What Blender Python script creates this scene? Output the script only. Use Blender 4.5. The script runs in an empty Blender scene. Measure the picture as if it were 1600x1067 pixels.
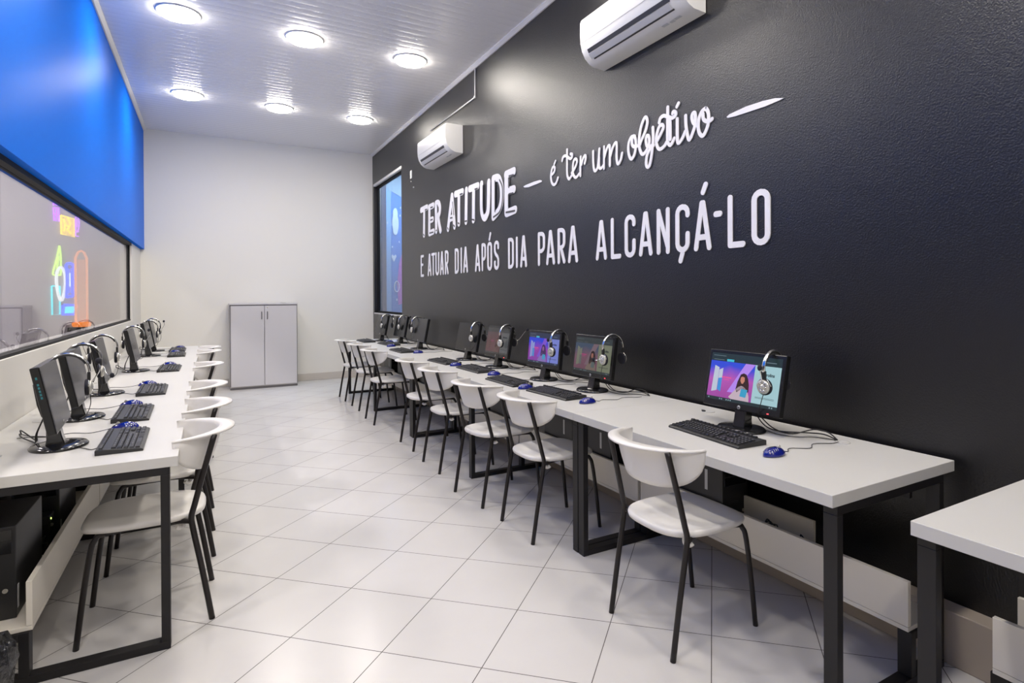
import bpy, bmesh, math, random
from mathutils import Vector, Matrix
random.seed(7)
S = bpy.context.scene
COL = S.collection
PI = math.pi

# ---------------------------------------------------------------- camera
def make_camera():
    f, yaw, pit, rol = 920.28, 0.5433, 0.0041, -0.0046
    fw = Vector((math.sin(yaw)*math.cos(pit), math.cos(yaw)*math.cos(pit), -math.sin(pit)))
    r = Vector((math.cos(yaw), -math.sin(yaw), 0)); u = r.cross(fw)
    r2 = r*math.cos(rol)+u*math.sin(rol); u2 = -r*math.sin(rol)+u*math.cos(rol)
    cd = bpy.data.cameras.new('camera'); cam = bpy.data.objects.new('camera', cd); COL.objects.link(cam)
    cd.sensor_fit = 'HORIZONTAL'; cd.sensor_width = 36.0; cd.lens = f/1600*36
    cd.shift_x = -(882.98-800)/1600; cd.shift_y = -68.8/1600
    cd.clip_start = 0.02; cd.clip_end = 100
    m = Matrix((r2, u2, -fw)).transposed().to_4x4(); m.translation = Vector((0, 0, 1.3733))
    cam.matrix_world = m
    S.camera = cam
make_camera()

# ---------------------------------------------------------------- world, exposure
w = bpy.data.worlds.new('world'); S.world = w; w.use_nodes = True
w.node_tree.nodes['Background'].inputs[0].default_value = (0.75, 0.8, 0.9, 1)
w.node_tree.nodes['Background'].inputs[1].default_value = 0.05
S.view_settings.view_transform = 'Standard'; S.view_settings.look = 'None'
S.view_settings.exposure = 0.04; S.view_settings.gamma = 1.0
S.view_settings.use_curve_mapping = False
LAMP_W = 10.5          # watts of each ceiling lamp

# room numbers (metres): y runs down the room away from the camera, x to the right
XL, XR, YB, ZC = -0.845, 2.415, 10.39, 3.797
YF = -3.2
XBLUE, ZBLUE = -0.798, 2.06

# ---------------------------------------------------------------- helpers
class MB:
    def __init__(s): s.v = []; s.f = []; s.sm = []; s.mi = []
    def add(s, vs, fs, smooth=False, mi=0):
        b = len(s.v); s.v += [tuple(v) for v in vs]
        for f in fs: s.f.append([b+i for i in f]); s.sm.append(smooth); s.mi.append(mi)
        return s
    def box(s, x0, x1, y0, y1, z0, z1, mi=0):
        v = [(x0,y0,z0),(x1,y0,z0),(x1,y1,z0),(x0,y1,z0),(x0,y0,z1),(x1,y0,z1),(x1,y1,z1),(x0,y1,z1)]
        return s.add(v, [(0,3,2,1),(4,5,6,7),(0,1,5,4),(1,2,6,5),(2,3,7,6),(3,0,4,7)], False, mi)
    def obox(s, c, dx, dy, dz, M=None, mi=0):
        M = M or Matrix.Identity(3); c = Vector(c); vs = []
        for z in (-1,1):
            for x,y in ((-1,-1),(1,-1),(1,1),(-1,1)): vs.append(c+M@Vector((x*dx/2,y*dy/2,z*dz/2)))
        return s.add(vs, [(0,3,2,1),(4,5,6,7),(0,1,5,4),(1,2,6,5),(2,3,7,6),(3,0,4,7)], False, mi)
    def rings(s, rs, closed=True, caps=True, smooth=True, mi=0):
        n = len(rs[0]); vs = [p for r in rs for p in r]; fs = []
        m = n if closed else n-1
        for i in range(len(rs)-1):
            for j in range(m): fs.append((i*n+j, i*n+(j+1)%n, (i+1)*n+(j+1)%n, (i+1)*n+j))
        s.add(vs, fs, smooth, mi)
        if caps and closed:
            b = len(s.v)-len(vs)
            s.f.append([b+j for j in range(n)][::-1]); s.sm.append(False); s.mi.append(mi)
            s.f.append([b+(len(rs)-1)*n+j for j in range(n)]); s.sm.append(False); s.mi.append(mi)
        return s
    def tube(s, pts, r, n=8, mi=0, caps=True, flat=None):
        pts = [Vector(p) for p in pts]; rs = []; prev = None
        for i, p in enumerate(pts):
            t = (pts[min(i+1,len(pts)-1)]-pts[max(i-1,0)])
            t = t.normalized() if t.length > 1e-9 else Vector((0,0,1))
            if prev is None:
                a = Vector((0,0,1)) if abs(t.z) < .9 else Vector((1,0,0))
                nrm = (a-t*a.dot(t)).normalized()
            else: nrm = (prev-t*prev.dot(t)).normalized()
            prev = nrm; b = t.cross(nrm); rr = r[i] if isinstance(r,(list,tuple)) else r
            k = flat or 1.0
            rs.append([p+nrm*rr*math.cos(2*PI*j/n)+b*rr*k*math.sin(2*PI*j/n) for j in range(n)])
        return s.rings(rs, True, caps, True, mi)
    def cyl(s, c, r, h, n=24, axis='z', r2=None, mi=0):
        c = Vector(c); r2 = r if r2 is None else r2
        A = {'z':(Vector((1,0,0)),Vector((0,1,0)),Vector((0,0,1))),'x':(Vector((0,1,0)),Vector((0,0,1)),Vector((1,0,0))),'y':(Vector((0,0,1)),Vector((1,0,0)),Vector((0,1,0)))}[axis]
        rs = [[c+A[2]*q+(A[0]*math.cos(2*PI*j/n)+A[1]*math.sin(2*PI*j/n))*rr for j in range(n)] for q,rr in ((0,r),(h,r2))]
        return s.rings(rs, mi=mi)
    def lathe(s, prof, n=28, c=(0,0,0), sx=1, sy=1, M=None, mi=0):
        c = Vector(c); M = M or Matrix.Identity(3)
        rs = [[c+M@Vector((rr*sx*math.cos(2*PI*j/n), rr*sy*math.sin(2*PI*j/n), z)) for j in range(n)] for rr,z in prof]
        return s.rings(rs, mi=mi)
    def prism(s, poly, fn, mi=0):
        # poly 2D list, fn(a,b,k) -> 3D, k=0/1
        n = len(poly); vs = [fn(a,b,0) for a,b in poly]+[fn(a,b,1) for a,b in poly]
        return s.add(vs, [tuple(range(n))[::-1], tuple(range(n,2*n))]+[(j,(j+1)%n,n+(j+1)%n,n+j) for j in range(n)], False, mi)
    def xform(s, M):
        s.v = [tuple(M@Vector(v)) for v in s.v]; return s
    def mesh(s, name):
        me = bpy.data.meshes.new(name); me.from_pydata(s.v, [], s.f)
        me.polygons.foreach_set('use_smooth', s.sm); me.polygons.foreach_set('material_index', s.mi)
        bm = bmesh.new(); bm.from_mesh(me); bmesh.ops.recalc_face_normals(bm, faces=bm.faces); bm.to_mesh(me); bm.free()
        me.update(); return me

def obj(name, mb, mats, parent=None, bevel=0, seg=2, loc=None, rot=None):
    me = mb.mesh(name)
    for m in (mats if isinstance(mats,(list,tuple)) else [mats]): me.materials.append(m)
    o = bpy.data.objects.new(name, me); COL.objects.link(o)
    if parent: o.parent = parent
    if bevel:
        b = o.modifiers.new('bevel','BEVEL'); b.width = bevel; b.segments = seg; b.limit_method = 'ANGLE'; b.angle_limit = 0.6
    if loc: o.location = loc
    if rot: o.rotation_euler = rot
    return o
def tag(o, label=None, cat=None, group=None, kind=None):
    if label: o['label'] = label
    if cat: o['category'] = cat
    if group: o['group'] = group
    if kind: o['kind'] = kind
    return o
def thing(name, label, cat, loc=(0,0,0), rz=0, group=None):
    o = bpy.data.objects.new(name, None); COL.objects.link(o); o.empty_display_size = .1
    o.location = loc; o.rotation_euler = (0,0,rz)
    return tag(o, label, cat, group)
def struct(name, mb, m, parent=None, bevel=0):
    o = obj(name, mb, m, parent, bevel)
    if not parent: o['kind'] = 'structure'
    return o
def dup(root, loc, rz, label):
    r = root.copy(); COL.objects.link(r); r.location = loc; r.rotation_euler = (0,0,rz); r['label'] = label
    for ch in list(root.children):
        c = ch.copy(); COL.objects.link(c); c.parent = r
        for g in list(ch.children):
            d = g.copy(); COL.objects.link(d); d.parent = c
    return r
def smooth_pts(P, k=6):
    P = [Vector(p) for p in P]
    if len(P) < 3: return P
    out = []
    for i in range(len(P)-1):
        a = P[max(i-1,0)]; b = P[i]; c = P[i+1]; d = P[min(i+2,len(P)-1)]
        for j in range(k):
            t = j/k
            out.append(0.5*((2*b)+(c-a)*t+(2*a-5*b+4*c-d)*t*t+(3*b-a-3*c+d)*t**3))
    out.append(P[-1]); return out
SK = [0]
def stroke(mb, pts, wd, x0, x1, n_cap=8, mi=0):
    SK[0] = (SK[0]+1) % 24; x1 = x1-.00006*SK[0]
    # flat ribbon with round ends on the plane x=const (points are (y,z)), thickness x0..x1
    P = [Vector((p[0],p[1])) for p in pts]
    T = []
    for i in range(len(P)):
        t = P[min(i+1,len(P)-1)]-P[max(i-1,0)]
        T.append(t.normalized() if t.length > 1e-9 else Vector((1,0)))
    L = []; R = []
    for i,p in enumerate(P):
        nrm = Vector((-T[i].y, T[i].x)); L.append(p+nrm*wd/2); R.append(p-nrm*wd/2)
    n = len(P)
    xs = [x1-.0006*i/max(1,n-1) for i in range(n)] if n > 6 else [x1]*n
    vs = [(x0,a.x,a.y) for a in L]+[(x0,a.x,a.y) for a in R]+[(xs[i],a.x,a.y) for i,a in enumerate(L)]+[(xs[i],a.x,a.y) for i,a in enumerate(R)]
    fs = []
    for i in range(n-1):
        fs += [(i,i+1,n+i+1,n+i),(2*n+i,3*n+i,3*n+i+1,2*n+i+1),(i,2*n+i,2*n+i+1,i+1),(n+i,n+i+1,3*n+i+1,3*n+i)]
    mb.add(vs, fs, False, mi)
    for p,t,sg in ((P[0],T[0],-1),(P[-1],T[-1],1)):
        nrm = Vector((-t.y,t.x)); arc = []
        for j in range(n_cap+1):
            a = -PI/2+PI*j/n_cap
            q = p+(t*sg*math.cos(a)+nrm*math.sin(a))*wd/2; arc.append((q.x,q.y))
        mb.prism(arc, lambda a,b,k: ((x0,x1-.00002)[k],a,b), mi)

# ---------------------------------------------------------------- materials
def mat(name, col, rough=.5, metal=0, coat=0, spec=.5, emit=None, es=0, trans=0, ior=1.5):
    m = bpy.data.materials.new(name); m.use_nodes = True; b = m.node_tree.nodes['Principled BSDF']; I = b.inputs
    I['Base Color'].default_value = (*col,1); I['Roughness'].default_value = rough; I['Metallic'].default_value = metal
    I['Coat Weight'].default_value = coat; I['Coat Roughness'].default_value = .08; I['Specular IOR Level'].default_value = spec
    I['Transmission Weight'].default_value = trans; I['IOR'].default_value = ior
    if emit: I['Emission Color'].default_value = (*emit,1); I['Emission Strength'].default_value = es
    return m
def nd(m, t, **k):
    n = m.node_tree.nodes.new(t)
    for a,v in k.items(): setattr(n,a,v)
    return n
def lk(m, a, b): m.node_tree.links.new(a, b)
def bsdf(m): return m.node_tree.nodes['Principled BSDF']
def noise_col(m, c1, c2, scale=6, detail=3, coord='Object', sc=(1,1,1)):
    tc = nd(m,'ShaderNodeTexCoord'); mp = nd(m,'ShaderNodeMapping'); mp.inputs['Scale'].default_value = sc
    no = nd(m,'ShaderNodeTexNoise'); no.inputs['Scale'].default_value = scale; no.inputs['Detail'].default_value = detail
    cr = nd(m,'ShaderNodeMix', data_type='RGBA'); cr.inputs[6].default_value = (*c1,1); cr.inputs[7].default_value = (*c2,1)
    lk(m, tc.outputs[coord], mp.inputs[0]); lk(m, mp.outputs[0], no.inputs['Vector']); lk(m, no.outputs['Fac'], cr.inputs[0])
    lk(m, cr.outputs[2], bsdf(m).inputs['Base Color']); return mp, no
def bump(m, scale, strength, dist=.002, detail=2, sc=(1,1,1)):
    tc = nd(m,'ShaderNodeTexCoord'); mp = nd(m,'ShaderNodeMapping'); mp.inputs['Scale'].default_value = sc
    no = nd(m,'ShaderNodeTexNoise'); no.inputs['Scale'].default_value = scale; no.inputs['Detail'].default_value = detail
    bp = nd(m,'ShaderNodeBump'); bp.inputs['Strength'].default_value = strength; bp.inputs['Distance'].default_value = dist
    lk(m, tc.outputs['Object'], mp.inputs[0]); lk(m, mp.outputs[0], no.inputs['Vector']); lk(m, no.outputs['Fac'], bp.inputs['Height']); lk(m, bp.outputs[0], bsdf(m).inputs['Normal'])
    return bp

M = {}
# floor: 41 cm square polished tiles laid diagonally, thin dark grout
m = M['floor'] = mat('floor_tile', (.70,.675,.66), .22, spec=.5)
tc = nd(m,'ShaderNodeTexCoord'); mp = nd(m,'ShaderNodeMapping', vector_type='TEXTURE')
mp.inputs['Location'].default_value = (-.0183, 2.8916, 0); mp.inputs['Rotation'].default_value = (0,0,-.7884); mp.inputs['Scale'].default_value = (.4111,.4111,1)
lk(m, tc.outputs['Object'], mp.inputs[0])
sx = nd(m,'ShaderNodeSeparateXYZ'); lk(m, mp.outputs[0], sx.inputs[0])
def edge(out):
    fr = nd(m,'ShaderNodeMath', operation='FRACT'); lk(m,out,fr.inputs[0])
    a = nd(m,'ShaderNodeMath', operation='SUBTRACT'); lk(m,fr.outputs[0],a.inputs[0]); a.inputs[1].default_value = .5
    b = nd(m,'ShaderNodeMath', operation='ABSOLUTE'); lk(m,a.outputs[0],b.inputs[0])
    c = nd(m,'ShaderNodeMath', operation='GREATER_THAN'); lk(m,b.outputs[0],c.inputs[0]); c.inputs[1].default_value = .4958
    return c
e1, e2 = edge(sx.outputs[0]), edge(sx.outputs[1])
mx = nd(m,'ShaderNodeMath', operation='MAXIMUM'); lk(m,e1.outputs[0],mx.inputs[0]); lk(m,e2.outputs[0],mx.inputs[1])
no = nd(m,'ShaderNodeTexNoise'); no.inputs['Scale'].default_value = 2.2; no.inputs['Detail'].default_value = 4; lk(m, tc.outputs['Object'], no.inputs['Vector'])
c1 = nd(m,'ShaderNodeMix', data_type='RGBA'); c1.inputs[6].default_value = (.55,.53,.51,1); c1.inputs[7].default_value = (.63,.615,.60,1); lk(m,no.outputs['Fac'],c1.inputs[0])
c2 = nd(m,'ShaderNodeMix', data_type='RGBA'); lk(m,mx.outputs[0],c2.inputs[0]); lk(m,c1.outputs[2],c2.inputs[6]); c2.inputs[7].default_value = (.07,.06,.055,1)
lk(m,c2.outputs[2],bsdf(m).inputs['Base Color'])
r1 = nd(m,'ShaderNodeMath', operation='MULTIPLY_ADD'); lk(m,mx.outputs[0],r1.inputs[0]); r1.inputs[1].default_value = .5; r1.inputs[2].default_value = .24; lk(m,r1.outputs[0],bsdf(m).inputs['Roughness'])
# charcoal wall: satin vinyl with a fine grain
m = M['black_wall'] = mat('charcoal_wall', (.0055,.0050,.0055), .31, spec=.6)
bump(m, 150, .7, .003, 3)
# blue painted wall, glossy
m = M['blue_wall'] = mat('blue_wall', (.0,.145,.74), .42, spec=.5, ior=1.05)
tg = nd(m,'ShaderNodeTangent', direction_type='RADIAL', axis='Z'); lk(m, tg.outputs[0], bsdf(m).inputs['Tangent'])
bsdf(m).inputs['Anisotropic'].default_value = .95; bsdf(m).inputs['Anisotropic Rotation'].default_value = .25
m = M['white_wall'] = mat('white_wall', (.84,.82,.765), .6, spec=.3); bump(m, 90, .06, .001)
m = M['white_wall_left'] = mat('white_wall_left', (.78,.76,.72), .5, spec=.3)
# ribbed pvc ceiling, boards running across the room
m = M['ceiling'] = mat('ceiling_boards', (.86,.85,.86), .25, spec=.5)
tc = nd(m,'ShaderNodeTexCoord'); wv = nd(m,'ShaderNodeTexWave', wave_type='BANDS', bands_direction='Y'); wv.inputs['Scale'].default_value = 3.14; wv.inputs['Distortion'].default_value = 0
lk(m, tc.outputs['Object'], wv.inputs['Vector'])
pw = nd(m,'ShaderNodeMath', operation='POWER'); lk(m,wv.outputs['Fac'],pw.inputs[0]); pw.inputs[1].default_value = .35
no = nd(m,'ShaderNodeTexNoise'); no.inputs['Scale'].default_value = 6; mpn = nd(m,'ShaderNodeMapping'); mpn.inputs['Scale'].default_value = (.15,4,1); lk(m,tc.outputs['Object'],mpn.inputs[0]); lk(m,mpn.outputs[0],no.inputs['Vector'])
ad = nd(m,'ShaderNodeMath', operation='MULTIPLY_ADD'); lk(m,no.outputs['Fac'],ad.inputs[0]); ad.inputs[1].default_value = .5; lk(m,pw.outputs[0],ad.inputs[2])
bp = nd(m,'ShaderNodeBump'); bp.inputs['Strength'].default_value = .5; bp.inputs['Distance'].default_value = .004; lk(m,ad.outputs[0],bp.inputs['Height']); lk(m,bp.outputs[0],bsdf(m).inputs['Normal'])
M['trim_white'] = mat('trim_white', (.72,.70,.68), .45)
M['plinth'] = mat('plinth_beige', (.42,.36,.30), .5)
M['desk'] = mat('desk_laminate', (.74,.725,.69), .38, spec=.4); noise_col(M['desk'], (.57,.555,.52), (.61,.60,.57), 3)
M['shelf'] = mat('shelf_laminate', (.76,.715,.63), .45, spec=.35)
M['frame'] = mat('black_steel', (.012,.011,.012), .45, spec=.35)
M['chair_tube'] = mat('chair_tube', (.012,.009,.009), .40, spec=.4)
M['chair_white'] = mat('chair_plastic', (.80,.775,.735), .36, spec=.45)
M['glossblack'] = mat('gloss_black', (.008,.008,.009), .12, spec=.6)
M['plasticblack'] = mat('black_plastic', (.016,.016,.017), .38)
M['bezel'] = mat('bezel_plastic', (.010,.010,.011), .25)
M['key'] = mat('key_plastic', (.024,.024,.026), .45)
M['keytop'] = mat('key_legend', (.35,.35,.36), .5)
M['screen_off'] = mat('screen_off', (.008,.008,.009), .25, spec=.5)
M['chrome'] = mat('chrome', (.82,.81,.78), .16, metal=1)
M['silver'] = mat('silver_plastic', (.62,.60,.54), .28, metal=.6)
M['mouse_blue'] = mat('mouse_blue', (.004,.010,.20), .15, spec=.6, coat=.5)
M['cable'] = mat('cable_black', (.015,.014,.014), .5)
M['foam'] = mat('ear_foam', (.012,.012,.02), .8)
M['cab'] = mat('cabinet_grey', (.60,.585,.60), .45)
M['cab_edge'] = mat('cabinet_edge', (.15,.145,.15), .5)
M['cab_side'] = mat('cabinet_side', (.50,.48,.48), .5)
M['ac'] = mat('ac_white', (.80,.79,.76), .3, spec=.5)
M['ac_dark'] = mat('ac_slot', (.03,.03,.035), .5)
M['ac_grey'] = mat('ac_louver', (.52,.52,.54), .35)
M['vinyl'] = mat('white_vinyl', (.80,.79,.83), .45)
M['vinyl_dark'] = mat('dark_vinyl', (.05,.048,.053), .5)
M['alu_black'] = mat('black_aluminium', (.006,.006,.007), .6, spec=.25)
M['lamp_rim'] = mat('lamp_rim', (.8,.8,.8), .4)
M['lamp_glow'] = mat('lamp_glow', (1,1,1), .5, emit=(1,.94,.85), es=44)
M['added_lamp_soft'] = mat('added_lamp_soft', (1,1,1), .5, emit=(1,.98,.95), es=4)
M['bag'] = mat('bin_bag', (.012,.012,.014), .22, spec=.7); bump(M['bag'], 30, .9, .02, 4)
M['sticker'] = mat('sticker', (.55,.56,.58), .5)
M['led_red'] = mat('led_red', (.3,0,0), .5, emit=(1,.05,.06), es=5)
M['led_green'] = mat('led_green', (.1,.3,0), .5, emit=(.6,1,.15), es=4)
M['led_cyan'] = mat('led_cyan', (.02,.16,.18), .5)
M['socket'] = mat('socket_white', (.75,.74,.72), .4)
M['grommet'] = mat('grommet_grey', (.55,.54,.52), .5)
def glass(name, tint, ior=1.5, rough=0.0):
    m = bpy.data.materials.new(name); m.use_nodes = True; nt = m.node_tree; nt.nodes.clear()
    out = nt.nodes.new('ShaderNodeOutputMaterial'); mix = nt.nodes.new('ShaderNodeMixShader'); 
    ge = nt.nodes.new('ShaderNodeNewGeometry'); dp = nt.nodes.new('ShaderNodeVectorMath'); dp.operation = 'DOT_PRODUCT'
    nt.links.new(ge.outputs['Normal'],dp.inputs[0]); nt.links.new(ge.outputs['Incoming'],dp.inputs[1])
    def mt(op, a, b=None, v=None, w=None):
        n = nt.nodes.new('ShaderNodeMath'); n.operation = op
        if a is not None: nt.links.new(a,n.inputs[0])
        else: n.inputs[0].default_value = w
        if b is not None: nt.links.new(b,n.inputs[1])
        elif v is not None: n.inputs[1].default_value = v
        return n.outputs[0]
    c_ = mt('ABSOLUTE', dp.outputs['Value']); s1 = mt('SUBTRACT', None, c_, w=1.0); s5 = mt('POWER', s1, v=5.0)
    fr = nt.nodes.new('ShaderNodeMath'); fr.operation = 'MULTIPLY_ADD'; nt.links.new(s5,fr.inputs[0]); fr.inputs[1].default_value = .96; fr.inputs[2].default_value = .04
    tr = nt.nodes.new('ShaderNodeBsdfTransparent'); tr.inputs[0].default_value = (*tint,1); gl = nt.nodes.new('ShaderNodeBsdfGlossy'); gl.inputs['Roughness'].default_value = rough
    nt.links.new(fr.outputs[0],mix.inputs[0]); nt.links.new(tr.outputs[0],mix.inputs[1]); nt.links.new(gl.outputs[0],mix.inputs[2]); nt.links.new(mix.outputs[0],out.inputs[0]); return m
M['glass'] = glass('clear_glass', (.95,.95,.95))
def emis(name, c, s): return mat(name, tuple(x*.5 for x in c), .5, emit=c, es=s)

# ---------------------------------------------------------------- ceiling lamps (each lamp carries its own light)
def ceiling_lamp(x, y, label, proto=[None]):
    t = thing('ceiling_lamp', label, 'ceiling lamp', (x, y, ZC), 0, 'round downlights in the ceiling')
    if proto[0] is None:
        a = MB().lathe([(.165,0),(.168,-.006),(.160,-.012),(.148,-.012),(.146,-.006)], 40).mesh('lamp_rim'); a.materials.append(M['lamp_rim'])
        b = MB().lathe([(.147,-.006),(.146,-.020),(.138,-.034),(.11,-.044),(.06,-.049),(.01,-.050)], 40).mesh('diffuser'); b.materials.append(M['lamp_glow'])
        ld = bpy.data.lights.new('lamp_light','AREA'); ld.shape = 'DISK'; ld.size = .22; ld.energy = LAMP_W; ld.color = (1,.92,.825)
        proto[0] = (a,b,ld)
    for nm,me in (('lamp_rim',proto[0][0]),('diffuser',proto[0][1])):
        o = bpy.data.objects.new(nm, me); COL.objects.link(o); o.parent = t
    l = bpy.data.objects.new('lamp_light', proto[0][2]); COL.objects.link(l); l.parent = t; l.location = (0,0,-.052)
rows = [(8.36,'farthest'),(6.0,'second farthest'),(3.65,'middle'),(1.3,'near'),(-1.05,'behind')]
for y,rn in rows:
    for x,cn in ((-.21,'beside the blue wall'),(.78,'in the middle of the ceiling'),(1.78,'beside the black wall')):
        ceiling_lamp(x, y, 'round white ceiling downlight, %s row, %s' % (rn, cn))

# ---------------------------------------------------------------- room shell
struct('floor', MB().box(-4.2, 4.6, YF-.1, YB+1.5, -.08, 0), M['floor'])
struct('ceiling', MB().box(-1.0, 2.6, YF, YB+.1, ZC, ZC+.1), M['ceiling'])
WY0, WY1, WZ0, WZ1 = 8.62, 10.30, 1.09, 3.24     # window in the black wall
struct('wall_right', MB().box(XR,XR+.10,YF,WY0,0,ZC).box(XR,XR+.10,WY1,YB,0,ZC).box(XR,XR+.10,WY0,WY1,0,WZ0).box(XR,XR+.10,WY0,WY1,WZ1,ZC), M['black_wall'])
struct('wall_far', MB().box(XL-.15,XR+.14,YB,YB+.12,0,ZC), M['white_wall'])
struct('wall_near', MB().box(XL-.15,XR+.14,YF-.12,YF,0,ZC), M['white_wall'])
GY0, GY1, GZ0, GZ1 = -1.6, 9.28, 1.075, ZBLUE    # long glass in the left wall
struct('wall_left', MB().box(XL-.12,XL,YF,YB,0,GZ0).box(XL-.12,XL,GY1,YB,GZ0,ZBLUE).box(XL-.12,XL,YF,GY0,GZ0,ZBLUE), M['white_wall_left'])
struct('wall_left_upper', MB().box(XL-.12,XBLUE,YF,YB,ZBLUE,ZC), M['blue_wall'])
struct('trim_1', MB().prism([(0,0),(.035,0),(.035,-.012),(.012,-.035),(0,-.035)], lambda a,b,k: (XR-a, (YF,YB)[k], ZC+b)), M['trim_white'])
struct('trim_2', MB().prism([(0,0),(.035,0),(.035,-.012),(.012,-.035),(0,-.035)], lambda a,b,k: (XBLUE+a, (YF,YB)[k], ZC+b)), M['trim_white'])
struct('baseboard_far', MB().box(XL,XR-.085,YB-.012,YB,0,.115), mat('baseboard_tile',(.60,.56,.51),.4), bevel=.003)
struct('baseboard_right', MB().box(XR-.082,XR,YF,YB-.012,0,.20), M['plinth'], bevel=.004)
struct('baseboard_left', MB().box(XL,XL+.012,YF,YB-.012,0,.10), M['trim_white'])

# left window: long fixed glass with black aluminium frame
wf = struct('window_1', MB().box(XL-.06,XL-.015,GY0,GY1,GZ0,GZ0+.016).box(XL-.06,XL-.0,GY0,GY1,GZ1-.03,GZ1).box(XL-.045,XL-.020,GY1-.012,GY1,GZ0+.016,GZ1-.03).box(XL-.06,XL-.015,GY0,GY0+.022,GZ0+.028,GZ1-.03), M['alu_black'])
for a,b in ((GY0+.022,1.0),(1.003,3.95),(3.953,GY1-.012)):
    obj('glass_pane', MB().box(XL-.046,XL-.038,a,b,GZ0+.016,GZ1-.03), M['glass'], wf)
obj('window_ledge', MB().box(XL-.12,XL-.06,GY0,GY1,GZ0,GZ0+.02), M['trim_white'], wf)
# right window: recessed aluminium window with sliding sash
w2 = struct('window_2', MB().box(XR+.05,XR+.08,WY0,WY1,WZ0,WZ0+.03).box(XR+.05,XR+.08,WY0,WY1,WZ1-.04,WZ1).box(XR+.05,XR+.08,WY0,WY0+.02,WZ0+.03,WZ1-.04).box(XR+.05,XR+.08,WY1-.025,WY1,WZ0+.03,WZ1-.04), M['alu_black'])
obj('window_track', MB().box(XR-.006,XR+.03,WY0-.01,WY1+.01,WZ1-.004,WZ1+.035), M['trim_white'], w2)
obj('window_sill', MB().box(XR-.006,XR+.10,WY0,WY1,WZ0-.02,WZ0), M['trim_white'], w2)
for a,b in ((WY0+.02,WY0+.80),(WY0+.803,WY1-.025)):
    obj('glass_pane', MB().box(XR+.06,XR+.066,a,b,WZ0+.03,WZ1-.04), M['glass'], w2)

# what lies behind the right window: a small room with a painted mural on its end wall
blue_room = mat('blue_room_paint', (.03,.20,.62), .5)
MY = 11.25
struct('wall_mural_room', MB().box(4.0,4.1,8.0,MY,0,ZC), M['white_wall'])
struct('wall_mural_room_end', MB().box(XR+.14,4.1,MY,MY+.1,0,ZC).box(XR+.14,4.0,7.9,8.0,0,ZC), blue_room)
struct('ceiling_mural_room', MB().box(XR+.14,4.1,7.9,MY+.1,ZC,ZC+.1), M['white_wall'])
def on_end(pts, k0=.001, k1=.006):
    return lambda a,b,k: (a, MY-(k0,k1)[k], b)
mu = thing('wall_mural', 'blue painted mural with white, pink and light blue shapes, seen through the right window', 'mural', (0,0,0))
obj('dark_band', MB().prism([(2.56,.3),(2.86,.3),(2.86,3.7),(2.56,3.7)], on_end(0)), mat('mural_navy',(.005,.035,.12),.5), mu)
obj('pale_band', MB().prism([(2.862,.3),(2.95,.3),(2.95,3.7),(2.862,3.7)], on_end(0,.001,.005)), mat('mural_pale_blue',(.16,.38,.70),.5), mu)
obj('top_band', MB().prism([(2.862,3.40),(3.6,3.02),(3.6,3.7),(2.862,3.7)], on_end(0,.006,.010)), mat('mural_grey_blue',(.25,.38,.52),.5), mu)
mw = mat('mural_white',(.62,.72,.86),.5); mp_ = mat('mural_pink',(.45,.12,.55),.5)
def disc(cx,cz,rx,rz,n=20): return [(cx+rx*math.cos(2*PI*j/n), cz+rz*math.sin(2*PI*j/n)) for j in range(n)]
b = MB()
for q,(cx,cz,rx,rz) in enumerate(((3.03,2.93,.045,.11),(3.0,2.76,.03,.13),(3.06,2.74,.03,.15),(3.03,2.62,.045,.09))): b.prism(disc(cx,cz,rx,rz), on_end(0,.010+.0012*q,.014+.0012*q))
obj('white_shape', b, mw, mu)
b = MB(); b.prism([(3.0,2.02),(3.05,2.12),(3.03,2.16),(3.0,2.13),(2.97,2.16),(2.95,2.12)], on_end(0,.010,.014)); obj('heart', b, mw, mu)
b = MB().tube([(3.05+.045*math.cos(t*PI/12),MY-.012,1.55+.10*math.sin(t*PI/12)) for t in range(25)], .009); obj('ring', b, mw, mu)
b = MB(); b.prism([(3.08,1.2),(3.24,1.25),(3.2,1.9),(3.16,2.2),(3.10,2.0),(3.06,1.6)], on_end(0,.007,.011)); obj('pink_shape', b, mp_, mu)
b = MB()
for cx,cz in ((3.12,2.9),(2.97,2.3),(3.1,2.4),(3.13,3.05),(3.05,1.3),(2.88,2.75),(2.75,2.85),(2.76,2.45)): b.prism(disc(cx,cz,.012,.022,10), on_end(0,.012,.015))
obj('dot', b, mw, mu); mu.children[-1]['kind'] = 'stuff'
ml = thing('ceiling_lamp', 'added ceiling lamp lighting the mural room behind the right window', 'ceiling lamp', (3.1, 10.3, ZC))  # bluish lamp added out of view to light the mural wall
obj('diffuser', MB().cyl((0,0,-.02), .18, .02, 32), M['added_lamp_soft'], ml)
ld = bpy.data.lights.new('lamp_light','AREA'); ld.shape='DISK'; ld.size=.34; ld.energy=65; ld.color=(.55,.78,1)
l = bpy.data.objects.new('lamp_light', ld); COL.objects.link(l); l.parent = ml; l.location = (0,0,-.025)

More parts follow.
